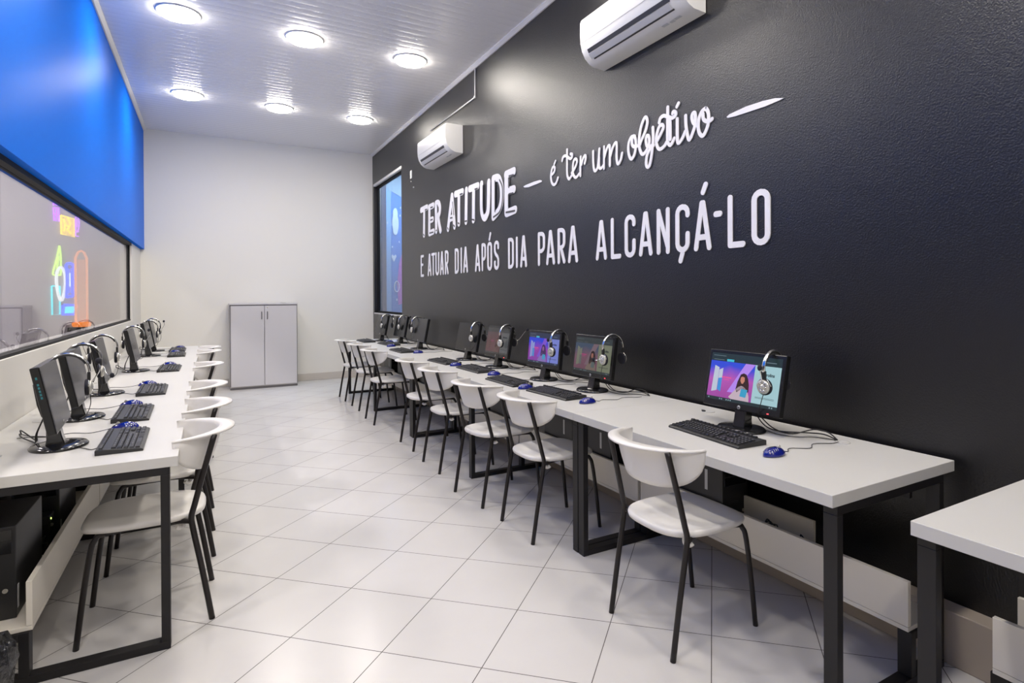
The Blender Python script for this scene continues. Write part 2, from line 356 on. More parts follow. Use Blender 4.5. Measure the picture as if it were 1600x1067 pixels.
# the neighbouring room behind the long glass, with neon signs on its end wall
NY = 9.6
nw = mat('neighbour_wall', (.42,.39,.40), .6)
struct('wall_neighbour_room_end', MB().box(-4.1,XL-.12,NY,NY+.1,0,3.4), nw)
struct('wall_neighbour_room', MB().box(-4.2,-4.1,-3,NY+.1,0,3.4).box(-4.1,XL-.12,-3.1,-3,0,3.4), nw)
struct('ceiling_neighbour_room', MB().box(-4.2,XL-.12,-3.1,NY+.1,3.4,3.5), nw)
for q,(x,y) in enumerate(((-2.4,1.5),(-2.4,5.2),(-2.4,8.2))):  # unseen lamps, added to brighten the room behind the long glass
    t = thing('ceiling_lamp', 'added ceiling lamp lighting the neighbouring room, ' + ('near end','middle','far end')[q], 'ceiling lamp', (x,y,3.4))
    obj('diffuser', MB().cyl((0,0,-.02), .16, .02, 32), M['added_lamp_soft'], t)
    ld = bpy.data.lights.new('lamp_light','AREA'); ld.shape='DISK'; ld.size=.3; ld.energy=58; ld.color=(1,.93,.95)
    l = bpy.data.objects.new('lamp_light', ld); COL.objects.link(l); l.parent = t; l.location = (0,0,-.025)
def npt(u, v):  # photo measurements (pixels) -> point on the neon wall
    k = (u-883)/920.28; dx = .8561*k+.5170; dy = .8561-.5170*k; t = NY/dy
    return (t*dx, 1.3733-(v-464.7)*t/920.28)
def neon(name, label, strokes, col, r=.012, strength=5, panel=None):
    t = thing(name, label, 'neon sign')
    if panel is not None:
        P = [npt(*p) for p in panel[0]]
        obj('backing_panel', MB().prism(P, lambda a,b,k: (a,(NY-.002,NY-.02)[k],b)), emis(name+'_panel', panel[1], panel[2]), t)
    b = MB()
    for st in strokes:
        P = [Vector((npt(*p)[0], NY-.035, npt(*p)[1])) for p in st]
        if len(st) > 5: P = smooth_pts(P, 4)
        b.tube(P, r*.85, 8)
    obj('neon_tube', b, emis(name+'_tube', col, strength), t)
    b = MB()
    for st in strokes[:2]:
        x,z = npt(*st[0]); b.cyl((x,NY-.035,z), r*.8, .035, 8, 'y')
    obj('standoff', b, M['frame'], t)
    return t
neon('neon_sign','purple neon letters in two stacked boxes, top of the neon wall',
  [[(85.5,309),(86,322),(91,322),(91.5,309)],[(88,310),(89.5,321)],[(85.5,325),(86.5,345),(94.5,347),(94,325),(85.5,325)],[(87,335),(93,337)],[(90.5,326),(90,345)]], (.45,.06,1.0), .009, 2.8,
  ([(87,324),(93,325),(93.5,345),(88,344)], (.8,.6,1.0), .7))
neon('neon_sign','yellow square neon sign with curling bubbles beside the purple letters',
  [[(97,337),(97.5,366),(117.5,371),(118,343),(97,337)],[(101,342),(104,350),(102,362)],[(108,341),(112,350),(108,360),(113,366)],[(106,352),(110,356),(106,361)]], (1,.72,.02), .012, 2.2,
  ([(98,338),(117,344),(117,370),(98,365)], (1.0,.70,.10), 1.2))
neon('neon_sign','small violet neon sign of looped tubes right of the yellow square',
  [[(125,337),(120,341),(119.5,352),(121,362),(124,360),(125.5,350),(124,340)],[(122,343),(122,356)],[(125,362),(120,364),(120,369),(125,370)]], (.55,.15,1.0), .009, 2.6)
neon('neon_sign','lime green neon triangle shape pointing up',
  [[(94.5,384),(90,405),(84,428),(92,429),(96,429),(96.5,402),(94.5,384)],[(93,400),(90,425)]], (.60,1.0,.15), .012, 2.0)
neon('neon_sign','white oval neon ring over the blue sign',
  [[(96.5,417),(91,424),(89.5,440),(92,458),(96.5,470),(101,460),(103.5,442),(102,425),(96.5,417)]], (.9,.97,1), .020, 1.5)
neon('neon_sign','turquoise rectangular neon frame low on the wall',
  [[(82,447),(82.5,492),(94.5,491),(94.5,447),(82,447)]], (.02,.75,.85), .011, 2.2)
neon('neon_sign','blue capsule shaped neon sign with a white middle',
  [[(105,413),(104.5,460),(110,463),(116,459),(117,420),(112,412),(105,413)],[(107,420),(107,458)],[(114,420),(114,458)]], (.0,.05,1.0), .018, 3.2,
  ([(105.5,427),(115,426),(115.5,448),(105.5,448)], (.85,1.0,1.0), 2.2))
neon('neon_sign','blue square neon sign with a bright cyan face',
  [[(100,477),(99.5,491),(117.5,491),(118.5,477),(100,477)]], (.0,.05,1.0), .022, 3.2,
  ([(101,479),(117,478),(117,489),(101,490)], (.0,.75,.95), 2.2))
neon('neon_sign','small pink neon squiggle between the blue signs',
  [[(117,465),(120,468),(119,474),(122,479),(121,482)]], (1.0,.30,.6), .014, 1.5)
x0,z0 = npt(131,505)
t = thing('tube_lamp','tall orange glowing tube lamp standing on a dark box behind the glass','lamp',(x0,NY-.16,0))
obj('pedestal', MB().box(-.12,.12,-.12,.12,0,z0-.04), M['plasticblack'], t, .006)
obj('base_ring', MB().lathe([(.085,z0-.04),(.095,z0-.02),(.095,z0+.01),(.07,z0+.02)],24), emis('orange_ring',(1,.25,.01),2.0), t)
obj('glow_tube', MB().tube([(-.055,0,z0+.02),(-.055,0,z0+.82),(-.03,0,z0+.89),(0,0,z0+.91),(.03,0,z0+.89),(.055,0,z0+.82),(.055,0,z0+.02)], .014, 8), emis('orange_tube',(1,.38,.18),1.3), t)
obj('core', MB().box(-.035,.035,-.004,.004,z0+.02,z0+.80), emis('peach_core',(1,.45,.28),.55), t)

# ---------------------------------------------------------------- lettering on the black wall: (y, z) in metres along the wall
BOLD= [('T', [[(7.677, 2.506), (7.426, 2.514)], [(7.545, 2.494), (7.561, 2.17)]]), ('E', [[(7.332, 2.502), (7.343, 2.175)], [(7.341, 2.5), (7.179, 2.507)], [(7.334, 2.33), (7.206, 2.334)], [(7.337, 2.167), (7.175, 2.179)]]), ('R', [[(7.081, 2.508), (7.071, 2.174)], [(7.08, 2.513), (7.002, 2.514), (6.945, 2.476), (6.932, 2.417), (6.961, 2.368), (7.042, 2.344)], [(7.005, 2.354), (6.963, 2.249), (6.916, 2.164)]]), ('A', [[(6.513, 2.527), (6.58, 2.355), (6.649, 2.159)], [(6.513, 2.527), (6.473, 2.341), (6.437, 2.167)], [(6.581, 2.268), (6.479, 2.275)]]), ('T', [[(6.404, 2.529), (6.182, 2.526)], [(6.294, 2.53), (6.299, 2.186)]]), ('I', [[(6.066, 2.525), (6.083, 2.184)]]), ('T', [[(5.972, 2.522), (5.744, 2.52)], [(5.86, 2.522), (5.871, 2.177)]]), ('U', [[(5.647, 2.521), (5.65, 2.288), (5.626, 2.205), (5.571, 2.165), (5.511, 2.191), (5.477, 2.265), (5.463, 2.51)]]), ('D', [[(5.354, 2.519), (5.359, 2.147)], [(5.354, 2.525), (5.244, 2.517), (5.182, 2.46), (5.157, 2.373), (5.167, 2.277), (5.221, 2.202), (5.35, 2.148)]]), ('E', [[(5.055, 2.505), (5.059, 2.152)], [(5.063, 2.514), (4.893, 2.518)], [(5.036, 2.351), (4.898, 2.352)], [(5.055, 2.148), (4.873, 2.161)]])]
BOLD_CUTS= [[(7.5, 2.488), (7.436, 2.489)], [(7.574, 2.176), (7.548, 2.162)], [(7.279, 2.489), (7.2, 2.488)], [(7.282, 2.331), (7.209, 2.332)], [(7.322, 2.17), (7.184, 2.17)], [(7.023, 2.488), (7.011, 2.465)], [(7.074, 2.179), (7.051, 2.182)], [(6.568, 2.276), (6.504, 2.273)], [(6.656, 2.171), (6.641, 2.153)], [(6.46, 2.183), (6.43, 2.165)], [(6.253, 2.504), (6.182, 2.503)], [(6.318, 2.192), (6.287, 2.183)], [(6.105, 2.188), (6.055, 2.187)], [(5.82, 2.495), (5.75, 2.492)], [(5.897, 2.184), (5.846, 2.174)], [(5.203, 2.49), (5.147, 2.424), (5.134, 2.347), (5.149, 2.252), (5.212, 2.178), (5.35, 2.146)], [(4.992, 2.489), (4.897, 2.484)], [(4.994, 2.321), (4.908, 2.317)], [(5.059, 2.157), (4.878, 2.151)], [(4.996, 2.465), (4.997, 2.385)], [(5.006, 2.314), (5.007, 2.211)], [(5.605, 2.498), (5.607, 2.282), (5.584, 2.208)], [(5.308, 2.496), (5.312, 2.198)], [(6.489, 2.451), (6.453, 2.303)]]
SCRIPT= [('e_acute', [[(4.19, 2.362), (4.155, 2.376), (4.145, 2.407), (4.169, 2.421), (4.196, 2.395), (4.208, 2.35), (4.197, 2.301), (4.162, 2.273), (4.121, 2.283), (4.095, 2.319)], [(4.154, 2.438), (4.131, 2.462)]]), ('t', [[(3.951, 2.514), (3.952, 2.418), (3.952, 2.328), (3.936, 2.289), (3.915, 2.279), (3.883, 2.299)], [(4.026, 2.442), (4.015, 2.465), (3.984, 2.473), (3.951, 2.46), (3.908, 2.435), (3.878, 2.44), (3.878, 2.463), (3.899, 2.47)]]), ('e', [[(3.883, 2.319), (3.835, 2.351), (3.806, 2.39), (3.824, 2.417), (3.853, 2.405), (3.866, 2.357), (3.862, 2.306), (3.834, 2.277), (3.805, 2.277), (3.774, 2.294)]]), ('r', [[(3.753, 2.418), (3.758, 2.348), (3.759, 2.276)], [(3.745, 2.356), (3.723, 2.395), (3.693, 2.416), (3.683, 2.393), (3.698, 2.359)]]), ('u', [[(3.584, 2.423), (3.583, 2.346), (3.574, 2.292), (3.555, 2.276), (3.527, 2.294), (3.513, 2.353), (3.503, 2.424)], [(3.508, 2.363), (3.509, 2.301), (3.495, 2.282), (3.472, 2.284)]]), ('m', [[(3.472, 2.284), (3.45, 2.3)], [(3.447, 2.271), (3.444, 2.427)], [(3.443, 2.35), (3.413, 2.402), (3.385, 2.423), (3.374, 2.396), (3.375, 2.279)], [(3.368, 2.345), (3.344, 2.392), (3.31, 2.423), (3.293, 2.409), (3.294, 2.32), (3.284, 2.278), (3.267, 2.275), (3.244, 2.3), (3.231, 2.336)]]), ('o', [[(3.091, 2.419), (3.129, 2.421), (3.157, 2.386), (3.161, 2.339), (3.146, 2.293), (3.123, 2.277), (3.095, 2.301), (3.08, 2.35), (3.083, 2.398), (3.102, 2.423)], [(3.12, 2.412), (3.12, 2.373), (3.099, 2.352), (3.062, 2.35)]]), ('b', [[(3.044, 2.342), (3.023, 2.375), (2.978, 2.43), (2.96, 2.481), (2.974, 2.514), (2.998, 2.504), (3.028, 2.456), (3.045, 2.39), (3.042, 2.333), (3.023, 2.293), (3.001, 2.283), (2.975, 2.295), (2.954, 2.318), (2.941, 2.348), (2.946, 2.383), (2.964, 2.393), (2.975, 2.369), (2.966, 2.33), (2.943, 2.318), (2.921, 2.32)]]), ('j', [[(2.906, 2.431), (2.903, 2.357), (2.914, 2.287), (2.929, 2.226), (2.945, 2.193), (2.965, 2.195), (2.974, 2.221), (2.965, 2.265), (2.936, 2.298), (2.9, 2.316)]]), ('e', [[(2.872, 2.332), (2.83, 2.372), (2.806, 2.406), (2.816, 2.426), (2.844, 2.42), (2.868, 2.376), (2.872, 2.327), (2.855, 2.29), (2.831, 2.279), (2.797, 2.289), (2.774, 2.31)]]), ('t', [[(2.764, 2.52), (2.765, 2.458), (2.767, 2.344), (2.764, 2.308), (2.747, 2.286), (2.73, 2.288), (2.705, 2.316)], [(2.743, 2.452), (2.742, 2.32)], [(2.844, 2.447), (2.833, 2.47), (2.803, 2.478), (2.763, 2.462), (2.724, 2.444), (2.694, 2.452), (2.694, 2.471), (2.712, 2.478), (2.719, 2.47)]]), ('i', [[(2.679, 2.427), (2.679, 2.323), (2.675, 2.288), (2.661, 2.28), (2.635, 2.3), (2.607, 2.336)], [(2.681, 2.501), (2.667, 2.517)]]), ('v', [[(2.607, 2.427), (2.603, 2.361), (2.586, 2.291), (2.571, 2.281), (2.55, 2.31), (2.532, 2.343), (2.525, 2.383), (2.529, 2.421), (2.544, 2.425), (2.554, 2.407), (2.543, 2.371), (2.515, 2.347)]]), ('o', [[(2.445, 2.426), (2.474, 2.415), (2.497, 2.38), (2.503, 2.336), (2.492, 2.296), (2.466, 2.276), (2.44, 2.3), (2.422, 2.34), (2.422, 2.393), (2.439, 2.423)], [(2.465, 2.4), (2.461, 2.371), (2.44, 2.353), (2.412, 2.348), (2.394, 2.353)]])]
DASH1= [(4.705, 2.346), (4.652, 2.351), (4.503, 2.355), (4.399, 2.352), (4.361, 2.341), (4.368, 2.331), (4.464, 2.327), (4.611, 2.324), (4.68, 2.333)]
DASH2= [(2.286, 2.336), (2.265, 2.345), (2.149, 2.355), (2.04, 2.353), (1.964, 2.345), (1.914, 2.332), (1.937, 2.328), (2.026, 2.322), (2.134, 2.323), (2.226, 2.324), (2.278, 2.329)]
LINE2= [('E', 7.701, 7.578), ('A', 7.408, 7.271), ('T', 7.259, 7.126), ('U', 7.104, 6.97), ('A', 6.934, 6.805), ('R', 6.76, 6.644), ('D', 6.428, 6.31), ('I', 6.247, 6.21), ('A', 6.167, 6.035), ('A', 5.831, 5.697), ('P', 5.654, 5.547), ('Oac', 5.51, 5.395), ('S', 5.343, 5.23), ('D', 5.024, 4.906), ('I', 4.862, 4.822), ('A', 4.771, 4.643), ('P', 4.436, 4.314), ('A', 4.291, 4.149), ('R', 4.102, 3.985), ('A', 3.941, 3.799), ('A', 3.554, 3.417), ('L', 3.367, 3.249), ('C', 3.206, 3.089), ('A', 3.051, 2.916), ('N', 2.872, 2.752), ('Cced', 2.698, 2.577), ('Aac', 2.54, 2.403), ('-', 2.384, 2.321), ('L', 2.279, 2.159), ('O', 2.115, 1.996)]
XW0, XW1 = XR-.0015, XR-.006
t = thing('wall_lettering', 'bold white outlined capitals reading TER ATITUDE on the black wall', 'wall lettering')
for c, st in BOLD:
    b = MB()
    for s_ in st: stroke(b, smooth_pts([(p[0],p[1],0) for p in s_], 5) if len(s_)>3 else s_, .075, XW0, XW1)
    o = obj('letter', b, M['vinyl'], t)
for s_ in BOLD_CUTS:
    b = MB(); stroke(b, smooth_pts([(p[0],p[1],0) for p in s_], 5) if len(s_)>2 else s_, .017, XW1-.0002, XW1-.0018)
    obj('shadow_line', b, M['vinyl_dark'], t)
t = thing('wall_lettering', 'white handwritten style words e ter um objetivo on the black wall', 'wall lettering')
for i, (c, st) in enumerate(SCRIPT):
    b = MB()
    wd = .022 if i < 6 else .023
    for j, s_ in enumerate(st):
        ww = wd*(1 if len(s_) != 2 or c in 'tiuj' else .85)
        stroke(b, smooth_pts([(p[0],p[1],0) for p in s_], 6), ww, XW0, XW1-.00001*i)
    obj('letter', b, M['vinyl'], t)
for nm, P, lab in (('wall_dash', DASH1, 'short white brush dash after the word ATITUDE'), ('wall_dash', DASH2, 'long white tapered brush dash right of the handwritten words')):
    o = obj(nm, MB().prism(P, lambda a,b_,k: ((XW0,XW1)[k],a,b_)), M['vinyl']); tag(o, lab, 'wall lettering')
t = thing('wall_lettering', 'white narrow capitals along the lower line of the quote on the black wall', 'wall lettering')
B0, H = 1.622, .288
def cap(c, a, d):
    # a = left edge y (larger), d = right edge y (smaller); returns strokes in wall (y,z)
    wd = .033; l = a-wd/2; r = d+wd/2; z0 = B0+wd/2; z1 = B0+H-wd/2; m_ = (l+r)/2
    X = lambda q: l+(r-l)*q
    Z = lambda q: z0+(z1-z0)*q
    def arc(cx,cz,rx,rz,a0,a1,n=8): return [(X(cx+rx*math.cos(math.radians(a0+(a1-a0)*i/n))), cz+rz*math.sin(math.radians(a0+(a1-a0)*i/n))) for i in range(n+1)]
    rr = abs(l-r)/2*.9
    D = {'I':[[(m_,z0),(m_,z1)]],
     'E':[[(l,z0),(l,z1)],[(l,z1),(r,z1)],[(l,Z(.56)),(X(.75),Z(.56))],[(l,z0),(r,z0)]],
     'T':[[(m_,z0),(m_,z1)],[(l,z1),(r,z1)]],
     'L':[[(l,z1),(l,z0)],[(l,z0),(r,z0)]],
     'A':[[(l,z0),(X(.45),z1)],[(r,z0),(X(.55),z1)],[(X(.14),Z(.24)),(X(.86),Z(.24))]],
     'N':[[(l,z0),(l,z1)],[(l,z1),(r,Z(.1))],[(r,z0),(r,z1)]],
     'U':[[(l,z1)]+arc(.5,z0+rr,.5,rr,180,360)+[(r,z1)]],
     'D':[[(l,z0),(l,z1)],[(l,z1)]+arc(.4,z1-rr,.6,rr,80,0)+arc(.4,z0+rr,.6,rr,0,-80)+[(l,z0)]],
     'P':[[(l,z0),(l,z1)],[(l,z1)]+arc(.4,z1-rr,.6,rr,80,0)+arc(.4,Z(.42)+rr,.6,rr,0,-80)+[(l,Z(.42))]],
     'R':[[(l,z0),(l,z1)],[(l,z1)]+arc(.4,z1-rr,.6,rr,80,0)+arc(.4,Z(.45)+rr,.6,rr,0,-80)+[(l,Z(.45))],[(X(.45),Z(.42)),(r,z0)]],
     'O':[arc(.5,z1-rr,.5,rr,0,180)+arc(.5,z0+rr,.5,rr,180,360)+[(r,z1-rr)]],
     'C':[[(r,Z(.80))]+arc(.5,z1-rr,.5,rr,0,180)+arc(.5,z0+rr,.5,rr,180,360)+[(r,Z(.36))]],
     'S':[[(r,Z(.78))]+arc(.5,z1-rr,.5,rr,0,180)+[(l,Z(.66)),(X(.25),Z(.55)),(X(.75),Z(.45)),(r,Z(.34))]+arc(.5,z0+rr,.5,rr,360,180)+[(l,Z(.24))]],
     '-':[[(l,1.818),(r,1.818)]]}
    k = {'Oac':'O','Aac':'A','Cced':'C'}.get(c,c); st = D[k]
    if c == 'Oac': st.append([(X(.45),1.935),(X(.75),1.99)])
    if c == 'Aac': st.append([(X(.55),1.955),(X(.75),1.995)])
    if c == 'Cced': st.append([(X(.5),1.62),(X(.3),1.575)])
    return st
for i, (c, a, d) in enumerate(LINE2):
    b = MB()
    for s_ in cap(c, a, d): stroke(b, s_, .033, XW0, XW1)
    obj('letter', b, M['vinyl'], t)

# ---------------------------------------------------------------- desks
DL = 1.515   # pitch of the desks
def make_desk(name, label, n=1):
    # local: x=0 aisle edge, x=.735 wall edge, y=0 near end; n bays of 1.515 m
    t = thing(name, label, 'desk', group='computer desks')
    W = .733; L2 = DL*n-.0015
    obj('tabletop', MB().box(0,W,0.0,L2,.71,.75), M['desk'], t, .002)
    ys = [.003]+[DL*k-.027 for k in range(1,n)]+[L2-.053]
    for y in ys:
        b = MB()
        b.box(.028,.058,y,y+.05,0.03,.68).box(W-.10,W-.07,y,y+.05,0.03,.68)
        b.box(.028,W-.07,y,y+.05,0.0,.03).box(.028,W-.07,y,y+.05,.68,.71)
        b.box(.445,.475,y,y+.05,.03,.189).box(.475,W-.10,y,y+.05,.159,.189)
        obj('leg_frame', b, M['frame'], t, .002)
    obj('rail', MB().box(W-.12,W-.102,.1,L2-.1,.60,.705), M['frame'], t)
    for k in range(n):
        y0 = .010+DL*k; y1 = DL*(k+1)-.014
        obj('shelf', MB().box(.437,W-.10,y0,y1,.190,.206), M['shelf'], t, .0015)
        obj('shelf_front', MB().box(.437,.455,y0,y1,.2072,.365), M['shelf'], t, .0015)
        obj('shelf_back', MB().box(W-.125,W-.110,y0+.50,y1,.2065,.38), M['shelf'], t, .001)
        for y in (.38, 1.15):
            obj('cable_grommet', MB().lathe([(.030,.7495),(.030,.7525),(.022,.7530),(.020,.7515)],24,(W-.11,y+DL*k,0)), M['grommet'], t)
    return t
def place_desk(o, x, y, rz): o.location = (x,y,0); o.rotation_euler = (0,0,rz)
d1 = make_desk('computer_desk', 'short white desk with black legs, nearest of the row under the black wall', 1); place_desk(d1, 1.643, 1.129, 0)
dup(d1, (1.643, -.62, 0), 0, 'white desk at the bottom right corner, parted from the row by a gap')
d2 = make_desk('computer_desk', 'long white desk in the middle of the row under the black wall', 2); place_desk(d2, 1.643, 1.129+DL, 0)
dup(d2, (1.643, 1.129+3*DL, 0), 0, 'long white desk farthest along the black wall, below the blue window')
dup(d2, (-.109, 2.765+2*DL-.004, 0), PI, 'long white desk nearest the camera under the long glass')
dup(d2, (-.109, 2.765+4*DL-.008, 0), PI, 'long white desk at the far end of the left row under the long glass')

# ---------------------------------------------------------------- chairs
def back_shell():
    # rim curve seen from above: rear of the chair is -x
    b = MB(); n = 40; outer=[]; inner=[]; bot=[]; inner2=[]; bot2=[]
    for i in range(n+1):
        s_ = -1+2*i/n; a = s_*PI/2*1.08
        cx, cy = -.115, 0
        fl = .010+.048*math.cos(min(abs(a),PI/2))**1.1
        ox = cx-.205*math.cos(a); oy = .236*math.sin(a)
        if abs(a) > PI/2: ox = cx+.23*math.sin(abs(a)-PI/2); oy = math.copysign(.236, a)
        nx, ny = -math.cos(a)/.205, math.sin(a)/.236; q = math.hypot(nx,ny); nx/=q; ny/=q
        if abs(a) > PI/2: nx,ny = 0,math.copysign(1,a)
        zt = .792-.010*abs(s_)**3
        outer.append((ox,oy,zt-.002)); inner.append((ox-nx*fl,oy-ny*fl,zt))
        d = .165*(max(0,1-abs(s_)**3.2))**.55
        bx = ox-nx*fl+ .045*(d/.165); by = (oy-ny*fl)*(1-.03*d/.165)
        bot.append((bx,by,zt-.004-d)); bot2.append((bx-nx*-.0,by,zt-d))
    th = .006
    rows = []
    k = 8
    R = []
    for i in range(n+1):
        O = Vector(outer[i]); I = Vector(inner[i]); Bt = Vector(bot[i])
        out = (O-I); out.z = 0; out = out.normalized() if out.length > 1e-6 else Vector((-1,0,0))
        ring = [O, O-Vector((0,0,.008)), I+out*th-Vector((0,0,.008))]
        for j in range(1,k+1): 
            t = j/k; ring.append((I+out*th-Vector((0,0,.008))).lerp(Bt+out*th, t)+out*.004*math.sin(PI*t))
        for j in range(k,-1,-1):
            t = j/k; ring.append(I.lerp(Bt, t)+out*.004*math.sin(PI*t))
        R.append(ring)
    b.rings(R, True, True, True)
    return b
def seat_shell():
    b = MB(); n = 56; xc = .013; hx = .218; hy = .208
    def outl(f):
        P = []
        for i in range(n):
            a = 2*PI*i/n; c, s_ = math.cos(a), math.sin(a); e = 2/3.4 if c > 0 else 2/2.7
            x = xc+hx*f*math.copysign(abs(c)**e, c); y = hy*f*math.copysign(abs(s_)**(2/3.2), s_)
            y *= 1-.05*(x-xc)/hx*0; P.append((x,y))
        return P
    def top(x,y):
        z = .462-.010*math.exp(-((x+.03)**2/.012+y*y/.016)); z -= .018*max(0,(x-.16)/.08)**2; return z
    R = []
    for f in (.02,.3,.55,.75,.88,.95): R.append([(x,y,top(x,y)) for x,y in outl(f)])
    R.append([(x,y,top(x,y)-.003) for x,y in outl(.985)])
    R.append([(x,y,top(x,y)-.012) for x,y in outl(1.0)])
    R.append([(x,y,top(x,y)-.024) for x,y in outl(.985)])
    R.append([(x,y,top(x,y)-.021) for x,y in outl(.93)])
    R.append([(x,y,top(x,y)-.014) for x,y in outl(.5)])
    R.append([(x,y,top(x,y)-.014) for x,y in outl(.02)])
    return b.rings(R, True, True, True)
def make_chair(label):
    t = thing('plastic_chair', label, 'chair', group='white chairs along the desks')
    obj('seat', seat_shell(), M['chair_white'], t)
    obj('backrest', back_shell(), M['chair_white'], t)
    for s_ in (-1,1):
        y = .200*s_
        P = smooth_pts([(-.225,y,0),(-.19,y,.22),(-.158,y,.40),(-.153,y,.45),(-.165,y*.995,.50),(-.20,y*.97,.64),(-.238,y*.94,.782)], 4)
        obj('rear_leg', MB().tube(P, .0115, 10), M['chair_tube'], t)
        y2 = .189*s_
        P = smooth_pts([(.230,y2,0),(.205,y2*.985,.22),(.184,y2*.96,.37),(.170,y2*.93,.412),(.14,y2*.90,.430),(-.02,y2*.86,.434),(-.10,y2*.92,.432),(-.152,y2*1.05,.430)], 4)
        obj('front_leg', MB().tube(P, .0105, 10), M['chair_tube'], t)
    b = MB()
    for s_ in (-1,1):
        b.tube(smooth_pts([(-.115,.145*s_,.446),(-.118,.148*s_,.425),(-.122,.155*s_,.408),(-.110,.165*s_,.400),(-.098,.172*s_,.408)],4), .010, 8)
    obj('seat_clip', b, M['chair_white'], t)
    return t
ch = make_chair('')
def place(first, ob, loc, rz, label):
    if first: ob.location = loc; ob.rotation_euler = (0,0,rz); ob['label'] = label; return ob
    return dup(ob, loc, rz, label)
rc = [(1.702,1.872,-.01,'white chair nearest the camera in the right row, in front of the brightly lit screen'),
 (1.742,3.068,.0,'second nearest white chair of the right row, beside the double black desk legs'),
 (1.706,3.745,.09,'third nearest white chair of the right row, turned slightly'),
 (1.732,4.578,.0,'fourth nearest white chair of the right row'),
 (1.755,5.335,.0,'fifth nearest white chair of the right row'),
 (1.715,6.603,.0,'sixth nearest white chair of the right row'),
 (1.745,7.485,.0,'second farthest white chair of the right row'),
 (1.735,8.26,.0,'farthest white chair of the right row, by the window')]
for i,(x,y,r,l) in enumerate(rc): place(i==0, ch, (x,y,0), r, l)
lc = [(-.223,3.13,0,'white chair nearest the camera in the left row, beside the bare black desk frame'),
 (-.213,3.83,0,'second nearest white chair of the left row'),(-.215,4.66,0,'third nearest white chair of the left row'),
 (-.212,6.06,0,'fourth nearest white chair of the left row'),(-.208,7.48,0,'second farthest white chair of the left row'),(-.205,8.06,0,'farthest white chair of the left row')]
for x,y,r,l in lc: dup(ch, (x,y,0), PI+r, l)

